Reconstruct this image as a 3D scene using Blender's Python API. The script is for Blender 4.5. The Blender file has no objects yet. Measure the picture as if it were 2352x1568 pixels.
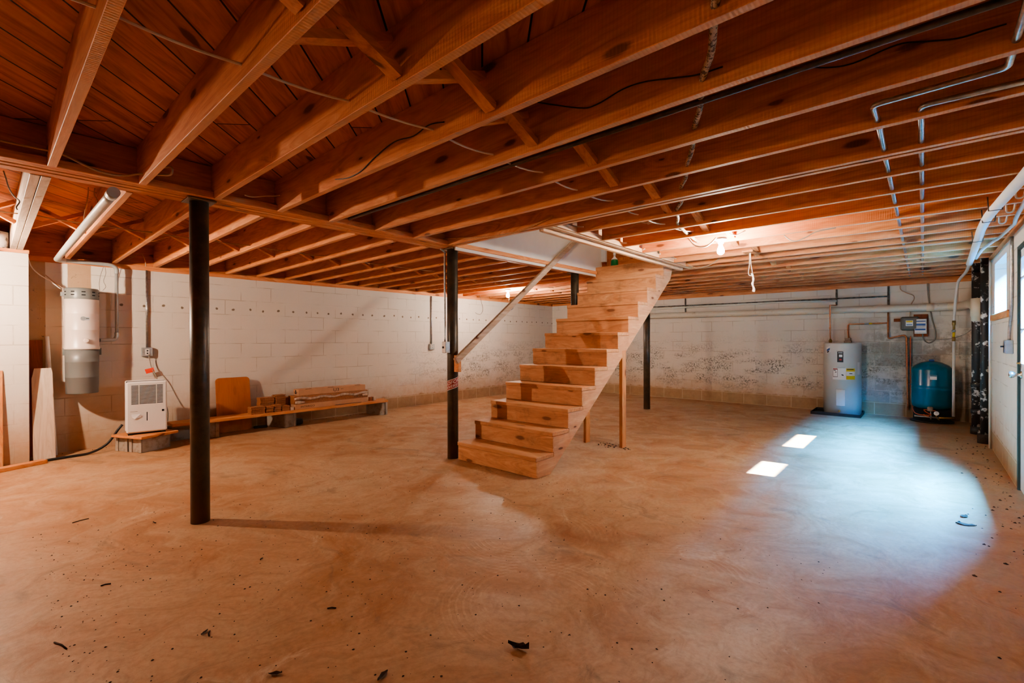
import bpy, bmesh, math, random
from mathutils import Vector, Matrix
random.seed(7)
SC = bpy.context.scene
COL = SC.collection
PI = math.pi

# ------------------------------------------------------------------ camera
CAM_H = 1.261
FPX, PITCH, ROLL, YAW = 1070.38, .0033, -.0021, .7229
def _basis():
    F = Vector((-math.sin(YAW), math.cos(YAW), 0)); R = Vector((math.cos(YAW), math.sin(YAW), 0)); U = Vector((0, 0, 1))
    F2 = F*math.cos(PITCH) - U*math.sin(PITCH); U2 = U*math.cos(PITCH) + F*math.sin(PITCH)
    return R*math.cos(ROLL) + U2*math.sin(ROLL), U2*math.cos(ROLL) - R*math.sin(ROLL), F2
CR, CU, CF = _basis()
cd = bpy.data.cameras.new('camera'); cam = bpy.data.objects.new('camera', cd); COL.objects.link(cam)
cd.sensor_width = 36; cd.lens = 36*FPX/2352; cd.clip_start = .02; cd.clip_end = 200
cam.matrix_world = Matrix(((CR.x, CU.x, -CF.x, 0), (CR.y, CU.y, -CF.y, 0), (CR.z, CU.z, -CF.z, CAM_H), (0, 0, 0, 1)))
SC.camera = cam
def _ray(px, py): return CF + CR*((px-1176)/FPX) - CU*((py-784)/FPX)
def atX(px, py, x): d = _ray(px, py); return Vector((x, d.y*x/d.x, CAM_H + d.z*x/d.x))
def atY(px, py, y): d = _ray(px, py); return Vector((d.x*y/d.y, y, CAM_H + d.z*y/d.y))
def atZ(px, py, z): d = _ray(px, py); t = (z-CAM_H)/d.z; return Vector((d.x*t, d.y*t, z))

# ------------------------------------------------------------------ mesh builder
class MB:
    def __init__(s): s.v = []; s.f = []; s.sm = []
    def add(s, vs, fs, smooth=False):
        o = len(s.v); s.v += [Vector(v) for v in vs]
        for f in fs: s.f.append(tuple(i+o for i in f)); s.sm.append(smooth)
        return s
    def box(s, x0, x1, y0, y1, z0, z1, M=None):
        vs = [Vector((x, y, z)) for z in (z0, z1) for y in (y0, y1) for x in (x0, x1)]
        if M: vs = [M @ v for v in vs]
        return s.add(vs, [(0, 2, 3, 1), (4, 5, 7, 6), (0, 1, 5, 4), (2, 6, 7, 3), (0, 4, 6, 2), (1, 3, 7, 5)])
    def beam(s, p0, p1, w, h, up=(0, 0, 1)):
        p0 = Vector(p0); p1 = Vector(p1); d = (p1-p0).normalized(); a = d.cross(Vector(up)).normalized()*w/2; b = a.cross(d).normalized()*h/2
        vs = [p+sa*a+sb*b for p in (p0, p1) for sb in (-1, 1) for sa in (-1, 1)]
        return s.add(vs, [(0, 2, 3, 1), (4, 5, 7, 6), (0, 1, 5, 4), (2, 6, 7, 3), (0, 4, 6, 2), (1, 3, 7, 5)])
    def prism(s, poly, axis, a0, a1):
        n = len(poly)
        def mk(p, a):
            return {'X': (a, p[0], p[1]), 'Y': (p[0], a, p[1]), 'Z': (p[0], p[1], a)}[axis]
        vs = [mk(p, a0) for p in poly] + [mk(p, a1) for p in poly]
        fs = [tuple(range(n)), tuple(range(2*n-1, n-1, -1))] + [(i, i+n, (i+1) % n+n, (i+1) % n) for i in range(n)]
        return s.add(vs, fs)
    def tube(s, pts, r, n=10, caps=True):
        pts = [Vector(p) for p in pts]; m = len(pts); rs = r if isinstance(r, (list, tuple)) else [r]*m
        T = []
        for i in range(m):
            t = pts[min(i+1, m-1)] - pts[max(i-1, 0)]; T.append(t.normalized())
        a = T[0].orthogonal().normalized(); vs = []
        for i in range(m):
            a = (a - T[i]*a.dot(T[i])).normalized(); b = T[i].cross(a)
            for k in range(n):
                t = 2*PI*k/n; vs.append(pts[i] + (a*math.cos(t)+b*math.sin(t))*rs[i])
        fs = [(i*n+k, i*n+(k+1) % n, (i+1)*n+(k+1) % n, (i+1)*n+k) for i in range(m-1) for k in range(n)]
        s.add(vs, fs, True)
        if caps: 
            o = len(s.v)-m*n
            s.f += [tuple(o+k for k in range(n-1, -1, -1)), tuple(o+(m-1)*n+k for k in range(n))]; s.sm += [False, False]
        return s
    def lathe(s, prof, c=(0, 0, 0), n=32, M=None):
        m = len(prof); vs = []
        for r, z in prof:
            for k in range(n):
                t = 2*PI*k/n; v = Vector((r*math.cos(t), r*math.sin(t), z))
                if M: v = M @ v
                vs.append(v+Vector(c))
        fs = [(i*n+k, i*n+(k+1) % n, (i+1)*n+(k+1) % n, (i+1)*n+k) for i in range(m-1) for k in range(n)]
        s.add(vs, fs, True)
        o = len(s.v)-m*n
        s.f += [tuple(o+k for k in range(n-1, -1, -1)), tuple(o+(m-1)*n+k for k in range(n))]; s.sm += [False, False]
        return s
    def patch(s, c, r, a0, a1, z0, z1, n=8, slope=0):
        vs = []; 
        for i in range(n+1):
            t = a0+(a1-a0)*i/n; dz = slope*(i/n-.5)
            for z in (z0, z1): vs.append((c[0]+r*math.cos(t), c[1]+r*math.sin(t), z+dz))
        return s.add(vs, [(2*i, 2*i+2, 2*i+3, 2*i+1) for i in range(n)], True)
    def text(s, body, size, fn):
        cu = bpy.data.curves.new('t', 'FONT'); cu.body = body; cu.size = size; cu.align_x = 'CENTER'; cu.align_y = 'CENTER'; cu.resolution_u = 3
        ob = bpy.data.objects.new('t', cu); COL.objects.link(ob)
        me = bpy.data.meshes.new_from_object(ob.evaluated_get(bpy.context.evaluated_depsgraph_get()))
        s.add([fn(v.co.x, v.co.y) for v in me.vertices], [tuple(p.vertices) for p in me.polygons])
        bpy.data.objects.remove(ob); bpy.data.curves.remove(cu); bpy.data.meshes.remove(me)
        return s
    def build(s, name, mat, parent=None, bevel=0, origin=None):
        me = bpy.data.meshes.new(name)
        if parent is not None:
            p = parent; off = Vector((0, 0, 0))
            while p is not None: off += p.location; p = p.parent
        if origin is None:
            lo = [min(v[i] for v in s.v) for i in range(3)]; hi = [max(v[i] for v in s.v) for i in range(3)]
            origin = Vector(((lo[0]+hi[0])/2, (lo[1]+hi[1])/2, lo[2]))
        origin = Vector(origin)
        me.from_pydata([v-origin for v in s.v], [], s.f)
        me.polygons.foreach_set('use_smooth', s.sm)
        me.update()
        bm = bmesh.new(); bm.from_mesh(me); bmesh.ops.recalc_face_normals(bm, faces=bm.faces); bm.to_mesh(me); bm.free()
        o = bpy.data.objects.new(name, me); COL.objects.link(o); me.materials.append(mat)
        if parent is not None: o.parent = parent; o.location = origin-off
        else: o.location = origin
        if bevel:
            b = o.modifiers.new('bevel', 'BEVEL'); b.width = bevel; b.segments = 1; b.limit_method = 'ANGLE'
        return o
def tag(o, label, cat, group=None):
    o['label'] = label; o['category'] = cat
    if group: o['group'] = group
    return o
def struct(o): o['kind'] = 'structure'; return o
def thing(name, label, cat, loc, group=None):
    o = bpy.data.objects.new(name, None); COL.objects.link(o); o.location = loc; o.empty_display_size = .1
    return tag(o, label, cat, group)
def copy_tree(o, parent=None):
    c = o.copy(); COL.objects.link(c); c.parent = parent
    for ch in list(o.children): copy_tree(ch, c)
    return c
def smooth_path(pts, k=6):
    pts = [Vector(p) for p in pts]; out = []
    for i in range(len(pts)-1):
        p0 = pts[max(i-1, 0)]; p1 = pts[i]; p2 = pts[i+1]; p3 = pts[min(i+2, len(pts)-1)]
        for j in range(k):
            t = j/k
            out.append(.5*((2*p1)+(p2-p0)*t+(2*p0-5*p1+4*p2-p3)*t*t+(3*p1-p0-3*p2+p3)*t**3))
    out.append(pts[-1]); return out
ORD = ['first', 'second', 'third', 'fourth', 'fifth', 'sixth', 'seventh', 'eighth', 'ninth', 'tenth', 'eleventh', 'twelfth', 'thirteenth', 'fourteenth', 'fifteenth', 'sixteenth', 'seventeenth', 'eighteenth', 'nineteenth', 'twentieth', 'twenty-first', 'twenty-second', 'twenty-third', 'twenty-fourth', 'twenty-fifth', 'twenty-sixth', 'twenty-seventh', 'twenty-eighth', 'twenty-ninth', 'thirtieth']

# ------------------------------------------------------------------ materials
def srgb(r, g, b):
    f = lambda c: (c/255/12.92) if c/255 <= .04045 else ((c/255+.055)/1.055)**2.4
    return (f(r), f(g), f(b), 1)
class NT:
    def __init__(s, name):
        s.m = bpy.data.materials.new(name); s.m.use_nodes = True; s.t = s.m.node_tree; s.n = s.t.nodes
        s.b = s.n['Principled BSDF']
    def node(s, typ, **kw):
        n = s.n.new(typ)
        for k, v in kw.items(): setattr(n, k, v)
        return n
    def set(s, sock, v):
        if isinstance(v, bpy.types.NodeSocket): s.t.links.new(v, sock)
        else:
            try: sock.default_value = v
            except Exception: sock.default_value = v[:3]
    def math(s, op, a, b=0, c=None):
        n = s.node('ShaderNodeMath', operation=op); s.set(n.inputs[0], a); s.set(n.inputs[1], b)
        if c is not None: s.set(n.inputs[2], c)
        return n.outputs[0]
    def vmath(s, op, a, b):
        n = s.node('ShaderNodeVectorMath', operation=op); s.set(n.inputs[0], a); s.set(n.inputs[1], b); return n.outputs[0]
    def mix(s, f, a, b, mode='MIX'):
        n = s.node('ShaderNodeMix', data_type='RGBA', blend_type=mode); s.set(n.inputs[0], f); s.set(n.inputs[6], a); s.set(n.inputs[7], b); return n.outputs[2]
    def noise(s, vec, scale, detail=4, rough=.55, dist=0):
        n = s.node('ShaderNodeTexNoise'); s.set(n.inputs['Vector'], vec); n.inputs['Scale'].default_value = scale; n.inputs['Detail'].default_value = detail
        n.inputs['Roughness'].default_value = rough; n.inputs['Distortion'].default_value = dist; return n.outputs[0]
    def ramp(s, f, stops, interp='LINEAR'):
        n = s.node('ShaderNodeValToRGB'); e = n.color_ramp.elements; n.color_ramp.interpolation = interp
        while len(e) < len(stops): e.new(.5)
        for i, (p, c) in enumerate(stops): e[i].position = p; e[i].color = c if len(c) == 4 else (*c, 1)
        s.set(n.inputs[0], f); return n.outputs[0]
    def step(s, v, lo, hi):
        n = s.node('ShaderNodeMapRange', interpolation_type='SMOOTHSTEP'); s.set(n.inputs[0], v); n.inputs[1].default_value = lo; n.inputs[2].default_value = hi; return n.outputs[0]
    def obj(s): return s.node('ShaderNodeTexCoord').outputs['Object']
    def pos(s): return s.node('ShaderNodeNewGeometry').outputs['Position']
    def xyz(s, v): n = s.node('ShaderNodeSeparateXYZ'); s.set(n.inputs[0], v); return n.outputs
    def comb(s, x, y, z):
        n = s.node('ShaderNodeCombineXYZ')
        for i, v in enumerate((x, y, z)): s.set(n.inputs[i], v)
        return n.outputs[0]
    def rnd(s): return s.node('ShaderNodeObjectInfo').outputs['Random']
    def bump(s, h, strength=.3, dist=.01):
        n = s.node('ShaderNodeBump'); n.inputs['Strength'].default_value = strength; n.inputs['Distance'].default_value = dist; s.set(n.inputs['Height'], h); s.set(s.b.inputs['Normal'], n.outputs[0])
    def done(s, col, rough=.6, metal=0, spec=None):
        s.set(s.b.inputs['Base Color'], col); s.set(s.b.inputs['Roughness'], rough); s.b.inputs['Metallic'].default_value = metal
        if spec is not None: s.b.inputs['Specular IOR Level'].default_value = spec
        return s.m
def plain(name, col, rough=.5, metal=0, var=.12, scale=12, spec=None):
    n = NT(name); f = n.noise(n.obj(), scale, 4); c = Vector(col[:3])
    return n.done(n.ramp(f, [(.3, (*(c*(1-var)), 1)), (.7, (*[min(1, x) for x in c*(1+var)], 1))]), rough, metal, spec)
def dirty(name, col, dirt, amount=.5, rough=.6, metal=0, scale=9, edge=.08):
    n = NT(name); f = n.noise(n.obj(), scale, 8, .65); k = n.step(f, amount-edge, amount+edge)
    return n.done(n.mix(k, col, dirt), rough, metal)
def wood(name, axis, lo, mid, hi, knot=(.10, .03, .012, 1), saw=0, var=.35, grime=0):
    n = NT(name); o = n.obj(); r = n.rnd()
    off = n.comb(n.math('MULTIPLY', r, 37.0), n.math('MULTIPLY', r, 91.0), n.math('MULTIPLY', r, 53.0))
    sc = {'X': (.12, 1, 1), 'Y': (1, .12, 1), 'Z': (1, 1, .12)}[axis]
    v = n.vmath('ADD', n.vmath('MULTIPLY', o, sc), off)
    wob = n.noise(v, 2.2, 2)
    grain = n.noise(n.vmath('ADD', v, n.comb(wob, wob, wob)), 16, 5, .6, 1.2)
    fine = n.noise(v, 90, 2)
    g = n.math('ADD', n.math('MULTIPLY', grain, .8), n.math('MULTIPLY', fine, .22))
    col = n.ramp(g, [(.28, lo), (.5, mid), (.72, hi)])
    col = n.mix(var, col, n.ramp(r, [(0, (.55, .45, .42)), (.5, (1, 1, 1)), (1, (1.0, .86, .72))]), 'MULTIPLY')
    q3 = n.xyz(o); la = 'XYZ'.index(axis); ot = [i_ for i_ in range(3) if i_ != la]
    vo = n.node('ShaderNodeTexVoronoi', voronoi_dimensions='2D'); vo.inputs['Scale'].default_value = 1; vo.inputs['Randomness'].default_value = 1
    n.set(vo.inputs['Vector'], n.vmath('ADD', n.comb(n.math('MULTIPLY', q3[la], 1.5), n.math('MULTIPLY', n.math('ADD', q3[ot[0]], q3[ot[1]]), 4.5), 0), off))
    dist = n.math('ADD', vo.outputs['Distance'], n.math('MULTIPLY', n.math('SUBTRACT', grain, .5), .10))
    kr = n.xyz(vo.outputs['Color']); on = n.step(kr[0], .42, .46)
    dist = n.math('DIVIDE', dist, n.math('ADD', .35, n.math('MULTIPLY', kr[1], 1.0)))
    col = n.mix(n.math('MULTIPLY', n.math('MULTIPLY', n.step(dist, .24, .03), .6), on), col, lo)
    col = n.mix(n.math('MULTIPLY', n.math('MULTIPLY', n.step(dist, .095, .05), .85), on), col, knot)
    if grime:
        q = n.noise(n.vmath('ADD', o, off), 5, 6, .65)
        col = n.mix(n.math('MULTIPLY', n.step(q, .5, .72), grime), col, (.09, .05, .03, 1))
    if saw:   # faces pointing down mixed paler
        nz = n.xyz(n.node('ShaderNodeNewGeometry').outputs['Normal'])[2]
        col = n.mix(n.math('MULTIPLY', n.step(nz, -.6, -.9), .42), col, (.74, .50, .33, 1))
    h = n.math('ADD', grain, n.math('MULTIPLY', fine, .5))
    if saw:
        ax = n.xyz(o)['XYZ'.index(axis)]
        w = n.math('SINE', n.math('MULTIPLY', n.math('ADD', ax, n.math('MULTIPLY', wob, .03)), saw))
        col = n.mix(n.math('MULTIPLY', n.step(w, .2, 1), .16), col, lo); h = n.math('ADD', h, n.math('MULTIPLY', w, .25))
    n.bump(h, .25, .004)
    return n.done(col, .62, 0, .3)
WLO, WMID, WHI = (.40, .105, .032, 1), (.61, .235, .088, 1), (.73, .36, .17, 1)
M = {}
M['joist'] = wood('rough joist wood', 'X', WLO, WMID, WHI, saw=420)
M['woodY'] = wood('rough beam wood', 'Y', WLO, WMID, WHI, saw=0)
M['woodZ'] = wood('rough upright wood', 'Z', WLO, (.55, .24, .09, 1), WHI)
M['stair'] = wood('stair wood', 'X', (.40, .17, .075, 1), (.55, .265, .125, 1), (.66, .36, .19, 1), knot=(.16, .06, .03, 1), grime=.38, var=.12)
M['string'] = wood('stringer wood', 'Y', (.46, .21, .105, 1), (.58, .30, .16, 1), (.68, .39, .225, 1), grime=.2, var=.1)
M['pale'] = wood('pale whitewashed wood', 'X', (.42, .30, .22, 1), (.56, .43, .33, 1), (.68, .56, .46, 1), var=.1, grime=.3)
M['paleY'] = wood('pale header wood', 'Y', (.42, .21, .11, 1), (.66, .40, .23, 1), (.76, .52, .33, 1), var=.1, grime=.1)
M['railwood'] = wood('grey brown rail wood', 'Y', (.27, .18, .12, 1), (.40, .28, .19, 1), (.52, .39, .28, 1), var=.05)
M['redwood'] = wood('red brown board', 'Z', (.16, .035, .010, 1), (.26, .06, .016, 1), (.33, .085, .025, 1), var=.1)
M['ply'] = wood('varnished panel', 'Z', (.30, .085, .018, 1), (.38, .115, .026, 1), (.43, .14, .035, 1), var=.05)
M['greyboard'] = wood('weathered grey board', 'Z', (.42, .30, .215, 1), (.55, .42, .32, 1), (.64, .52, .41, 1), var=.05)
M['plankY'] = wood('orange plank', 'Y', (.42, .15, .05, 1), (.58, .24, .09, 1), (.68, .33, .14, 1), var=.1)

def wall_mat(name, horiz, mold=0, stripes=False, holes=False, blue=0, patchy=False):
    n = NT(name); p = n.pos(); s = n.xyz(p); u = s[0] if horiz == 'X' else s[1]; z = s[2]
    uv = n.comb(u, n.math('SUBTRACT', z, .006), 0)
    wig = n.noise(p, 6, 3)
    uvw = n.vmath('ADD', uv, n.vmath('MULTIPLY', n.comb(wig, wig, 0), (.008, .008, 0)))
    br = n.node('ShaderNodeTexBrick'); n.set(br.inputs['Vector'], uvw); br.inputs['Scale'].default_value = 1
    br.inputs['Brick Width'].default_value = .406; br.inputs['Row Height'].default_value = .203; br.inputs['Mortar Size'].default_value = .006; br.inputs['Mortar Smooth'].default_value = .35
    br.offset = .5; br.inputs['Color1'].default_value = (0, 0, 0, 1); br.inputs['Color2'].default_value = (1, 1, 1, 1); br.inputs['Mortar'].default_value = (.5, .5, .5, 1)
    mort = br.outputs['Fac']; cell = n.xyz(br.outputs['Color'])[0]
    big = n.noise(p, 1.3, 5); fine = n.noise(p, 55, 6, .7); mid = n.noise(p, 7, 8, .68)
    white = n.mix(big, (.60, .53, .455, 1), (.70, .63, .55, 1))
    white = n.mix(n.math('MULTIPLY', fine, .22), white, (.46, .40, .33, 1))
    brk = n.step(n.noise(p, 3.0, 4), .42, .62)
    white = n.mix(n.math('MULTIPLY', n.math('MULTIPLY', mort, brk), .62), white, (.34, .27, .20, 1))
    col = white
    # clay staining climbing from the floor
    hgt = n.math('ADD', z, n.math('MULTIPLY', n.math('SUBTRACT', mid, .5), .55))
    col = n.mix(n.math('MULTIPLY', n.step(hgt, .75, .0), .75), col, (.42, .235, .115, 1))
    if mold:
        band = n.math('MULTIPLY', n.step(z, .12, .5), n.step(z, 1.45, .75))
        ms = n.noise(p, 32, 8, .75); cl = n.noise(n.comb(n.math('MULTIPLY', u, .8), 0, n.math('MULTIPLY', z, 2.2)), 2.6, 5, .6)
        cl = n.math('ADD', cl, n.math('MULTIPLY', cell, .10))
        k = n.math('MULTIPLY', n.math('MULTIPLY', n.step(ms, .46, .58), n.step(cl, .47, .66)), band)
        k = n.math('MULTIPLY', k, n.math('SUBTRACT', 1.0, n.math('MULTIPLY', mort, .8)))
        if horiz == 'Y': k = n.math('MULTIPLY', k, n.step(u, 4.5, 7.0))
        col = n.mix(n.math('MULTIPLY', k, mold), col, (.10, .095, .075, 1))
    if patchy:   # bare grey blocks low on the wall round the tank
        reg = n.math('MULTIPLY', n.step(u, -.9, -.5), n.step(z, 1.75, 1.2))
        k = n.math('MULTIPLY', reg, n.step(n.math('ADD', n.math('MULTIPLY', mid, .9), n.math('MULTIPLY', cell, .25)), .48, .62))
        k = n.math('MULTIPLY', k, n.math('SUBTRACT', 1.0, mort))
        col = n.mix(n.math('MULTIPLY', k, .55), col, (.22, .21, .18, 1))
        col = n.mix(n.math('MULTIPLY', n.math('MULTIPLY', reg, n.step(mid, .4, .65)), .35), col, (.34, .22, .12, 1))
    # unpainted bottom course
    bare = n.mix(mid, (.20, .115, .055, 1), (.50, .32, .18, 1))
    kb = n.step(n.math('ADD', z, n.math('MULTIPLY', n.math('SUBTRACT', n.noise(p, 9, 4), .5), .12)), .235, .205)
    if horiz == 'Y': kb = n.math('MULTIPLY', kb, n.step(u, 1.2, 2.2))
    bare = n.mix(n.math('MULTIPLY', mort, .8), bare, (.55, .42, .28, 1))
    col = n.mix(n.math('MULTIPLY', kb, .9), col, bare)
    if stripes:
        brown = n.mix(mid, (.34, .20, .115, 1), (.46, .30, .19, 1))
        sp = n.noise(p, 14, 6, .7)
        brown = n.mix(n.math('MULTIPLY', n.step(sp, .6, .7), .8), brown, (.10, .07, .05, 1))
        for a, b, z0 in ((.31, .455, .0), (.635, .835, .9)):
            k = n.math('MULTIPLY', n.step(n.math('ADD', u, n.math('MULTIPLY', wig, .01)), a, a+.006), n.step(n.math('ADD', u, n.math('MULTIPLY', wig, .01)), b+.006, b))
            k = n.math('MULTIPLY', k, n.step(z, z0-.02, z0+.02))
            col = n.mix(k, col, brown)
    if holes:
        us = n.math('DIVIDE', n.math('ADD', u, n.math('MULTIPLY', n.math('SUBTRACT', n.noise(n.comb(0, u, 0), 1.7, 1), .5), .16)), .203)
        du = n.math('MULTIPLY', n.math('SUBTRACT', n.math('FRACT', us), .5), .203)
        dz = n.math('SUBTRACT', z, n.math('ADD', 1.665, n.math('MULTIPLY', n.noise(n.comb(0, u, 0), 3.1, 1), .07)))
        d = n.math('SQRT', n.math('ADD', n.math('MULTIPLY', du, du), n.math('MULTIPLY', dz, dz)))
        d = n.math('ADD', d, n.math('MULTIPLY', n.math('SUBTRACT', n.noise(p, 40, 3), .5), .016))
        k = n.math('MULTIPLY', n.step(d, .021, .011), n.step(u, .95, 1.0))
        col = n.mix(n.math('MULTIPLY', k, .9), col, (.13, .085, .05, 1))
    n.bump(n.math('SUBTRACT', n.math('MULTIPLY', fine, .35), n.math('MULTIPLY', mort, .5)), .35, .006)
    return n.done(col, .75, 0, .25)
M['wallL'] = wall_mat('painted block wall left', 'Y', mold=.75, stripes=True, holes=True)
M['wallB'] = wall_mat('painted block wall back', 'X', mold=.95, patchy=True)
M['wallR'] = wall_mat('painted block wall right', 'Y')

def floor_mat():
    n = NT('clay stained concrete'); p = n.pos(); s = n.xyz(p)
    w = n.noise(p, .9, 3); q = n.vmath('ADD', p, n.comb(n.math('MULTIPLY', w, 1.4), n.math('MULTIPLY', w, .9), 0))
    a = n.noise(q, .7, 7, .62); b = n.noise(q, 3.1, 8, .68, .6); c = n.noise(p, 38, 6, .7)
    col = n.ramp(a, [(.30, (.36, .165, .07)), (.45, (.42, .225, .112)), (.56, (.47, .29, .165)), (.70, (.50, .36, .235))])
    col = n.mix(n.math('MULTIPLY', n.step(b, .42, .64), .6), col, (.52, .35, .215, 1))
    col = n.mix(n.math('MULTIPLY', n.step(b, .45, .30), .65), col, (.33, .14, .055, 1))
    dk = n.noise(n.vmath('MULTIPLY', q, (1.0, 2.4, 1)), 1.5, 9, .7, .8)
    col = n.mix(n.math('MULTIPLY', n.step(dk, .55, .70), .6), col, (.17, .115, .075, 1))
    lt = n.noise(n.vmath('ADD', q, (7.3, 2.2, 0)), 1.9, 9, .7, .5)
    col = n.mix(n.math('MULTIPLY', n.step(lt, .62, .72), .55), col, (.70, .56, .41, 1))
    f2 = n.noise(n.vmath('MULTIPLY', q, (2.2, .8, 1)), 9, 8, .72, 1.0)
    col = n.mix(n.math('MULTIPLY', n.step(f2, .46, .66), .30), col, (.25, .13, .065, 1))
    col = n.mix(n.math('MULTIPLY', n.step(f2, .44, .30), .28), col, (.62, .44, .29, 1))
    # trowel swirls
    sw = 0
    for cx, cy, R in ((-1.95, 2.3, .75), (-1.0, 2.45, .6), (-2.6, 1.9, .5), (-1.4, 1.75, .6)):
        d = n.vmath('SUBTRACT', p, (cx, cy, 0)); ds = n.xyz(d)
        rr = n.math('SQRT', n.math('ADD', n.math('MULTIPLY', ds[0], ds[0]), n.math('MULTIPLY', ds[1], ds[1])))
        wv = n.math('SINE', n.math('MULTIPLY', n.math('ADD', rr, n.math('MULTIPLY', b, .05)), 190))
        k = n.math('MULTIPLY', n.step(wv, .1, .9), n.math('MULTIPLY', n.step(rr, R, R*.55), n.step(rr, .12, .3)))
        k = n.math('MULTIPLY', k, n.step(n.noise(p, 2.4, 4), .45, .62))
        sw = n.math('ADD', sw, k)
    col = n.mix(n.math('MULTIPLY', sw, .22), col, (.68, .46, .28, 1))
    col = n.mix(n.math('MULTIPLY', n.step(c, .35, .75), .34), col, (.22, .11, .055, 1))
    vo = n.node('ShaderNodeTexVoronoi'); n.set(vo.inputs['Vector'], p); vo.inputs['Scale'].default_value = 16
    sz = n.math('MULTIPLY', n.xyz(vo.outputs['Color'])[0], .085)
    near = n.math('SUBTRACT', 1.1, n.math('MULTIPLY', s[1], .28))
    k = n.math('MULTIPLY', n.math('LESS_THAN', vo.outputs['Distance'], n.math('MULTIPLY', n.math('SUBTRACT', sz, .055), n.math('MAXIMUM', near, .35))), .85)
    col = n.mix(k, col, (.06, .03, .018, 1))
    # dirt along the right wall
    dr = n.math('MULTIPLY', n.step(n.math('ADD', s[0], n.math('MULTIPLY', b, .5)), .25, .85), n.step(b, .35, .7))
    col = n.mix(n.math('MULTIPLY', dr, .6), col, (.20, .10, .045, 1))
    n.bump(n.math('ADD', n.math('MULTIPLY', c, .3), n.math('ADD', b, n.math('MULTIPLY', sw, .3))), .22, .012)
    return n.done(col, n.ramp(b, [(.3, (.62,)*3), (.7, (.42,)*3)]), 0, .35)
M['floor'] = floor_mat()

def subfloor_mat():
    n = NT('diagonal board subfloor'); p = n.pos(); s = n.xyz(p); k = .70710678
    a = n.math('MULTIPLY', n.math('SUBTRACT', s[1], s[0]), k); b = n.math('MULTIPLY', n.math('ADD', s[0], s[1]), k)
    br = n.node('ShaderNodeTexBrick'); n.set(br.inputs['Vector'], n.comb(a, b, 0)); br.inputs['Scale'].default_value = 1
    br.inputs['Brick Width'].default_value = 4.3; br.inputs['Row Height'].default_value = .186; br.inputs['Mortar Size'].default_value = .0045; br.inputs['Mortar Smooth'].default_value = .1; br.offset = .37
    br.inputs['Color1'].default_value = (0, 0, 0, 1); br.inputs['Color2'].default_value = (1, 1, 1, 1); br.inputs['Mortar'].default_value = (.5, .5, .5, 1)
    cell = n.xyz(br.outputs['Color'])[0]
    v = n.comb(n.math('MULTIPLY', a, .13), n.math('ADD', b, n.math('MULTIPLY', cell, 9)), n.math('MULTIPLY', cell, 31))
    g = n.noise(v, 15, 5, .6, 1.5)
    col = n.ramp(g, [(.28, (.36, .085, .018)), (.5, (.60, .20, .052)), (.72, (.72, .31, .105))])
    col = n.mix(.5, col, n.ramp(cell, [(0, (.55, .42, .38)), (1, (1, 1, 1))]), 'MULTIPLY')
    vo = n.node('ShaderNodeTexVoronoi'); n.set(vo.inputs['Vector'], n.comb(n.math('MULTIPLY', a, 1.5), n.math('MULTIPLY', b, 4), cell)); vo.inputs['Scale'].default_value = 1
    d = n.math('ADD', vo.outputs['Distance'], n.math('MULTIPLY', n.math('SUBTRACT', g, .5), .1))
    col = n.mix(n.math('MULTIPLY', n.step(d, .1, .06), .85), col, (.09, .025, .01, 1))
    col = n.mix(br.outputs['Fac'], col, (.01, .003, .002, 1))
    n.bump(n.math('SUBTRACT', g, n.math('MULTIPLY', br.outputs['Fac'], 2)), .3, .006)
    return n.done(col, .6, 0, .3)
M['subfloor'] = subfloor_mat()

def steel_mat():
    n = NT('dark steel post'); o = n.obj(); a = n.noise(o, 8, 6, .65); b = n.noise(o, 60, 4, .7)
    col = n.ramp(a, [(.35, (.045, .036, .025)), (.65, (.10, .074, .046))])
    z = n.xyz(o)[2]
    col = n.mix(n.math('MULTIPLY', n.step(n.math('ADD', z, n.math('MULTIPLY', a, .3)), .42, .16), .7), col, (.17, .08, .03, 1))
    col = n.mix(n.math('MULTIPLY', n.step(b, .70, .76), .8), col, (.45, .36, .27, 1))
    return n.done(col, .42, .25)
M['steel'] = steel_mat()
M['drywall'] = plain('grey white drywall', (.66, .60, .53, 1), .8, 0, .03, 6)
M['galv'] = plain('galvanised pipe', (.42, .42, .42, 1), .32, .9, .25, 40)
M['copper'] = plain('copper pipe', (.55, .22, .10, 1), .35, .85, .3, 25)
M['dullpipe'] = plain('dark metal pipe', (.10, .075, .06, 1), .4, .7, .3, 30)
M['agedpipe'] = dirty('aged pipe with old paint', (.20, .19, .16, 1), (.06, .05, .04, 1), .5, .6, .2, 12)
M['rustpipe'] = dirty('corroded pipe', (.46, .33, .22, 1), (.10, .055, .03, 1), .52, .7, .1, 60, .04)
M['whitepipe'] = plain('white plastic pipe', (.66, .66, .65, 1), .4, 0, .06, 10)
M['paintedpipe'] = dirty('painted drain pipe', (.60, .58, .51, 1), (.40, .33, .24, 1), .66, .5, 0, 12)
M['greypvc'] = plain('grey plastic pipe', (.33, .33, .31, 1), .4, 0, .08, 14)
M['palegrey'] = plain('pale grey plastic pipe', (.44, .43, .40, 1), .4, 0, .08, 14)
M['vacgrey'] = plain('slate grey metal', (.165, .175, .165, 1), .38, 0, .08, 20)
M['vaccan'] = dirty('slate grey metal can', (.15, .155, .15, 1), (.40, .38, .34, 1), .74, .38, 0, 26, .02)
M['cream'] = plain('cream enamel', (.70, .58, .50, 1), .32, 0, .03, 6)
M['black'] = plain('black plastic', (.012, .011, .010, 1), .5, 0, .2)
M['hole'] = plain('dark slot', (.006, .005, .004, 1), .9, 0, .1)
M['whiteplastic'] = plain('white plastic', (.70, .66, .62, 1), .4, 0, .03, 5)
M['concrete'] = dirty('concrete block', (.36, .31, .26, 1), (.24, .18, .13, 1), .58, .85, 0, 14, .12)
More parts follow.
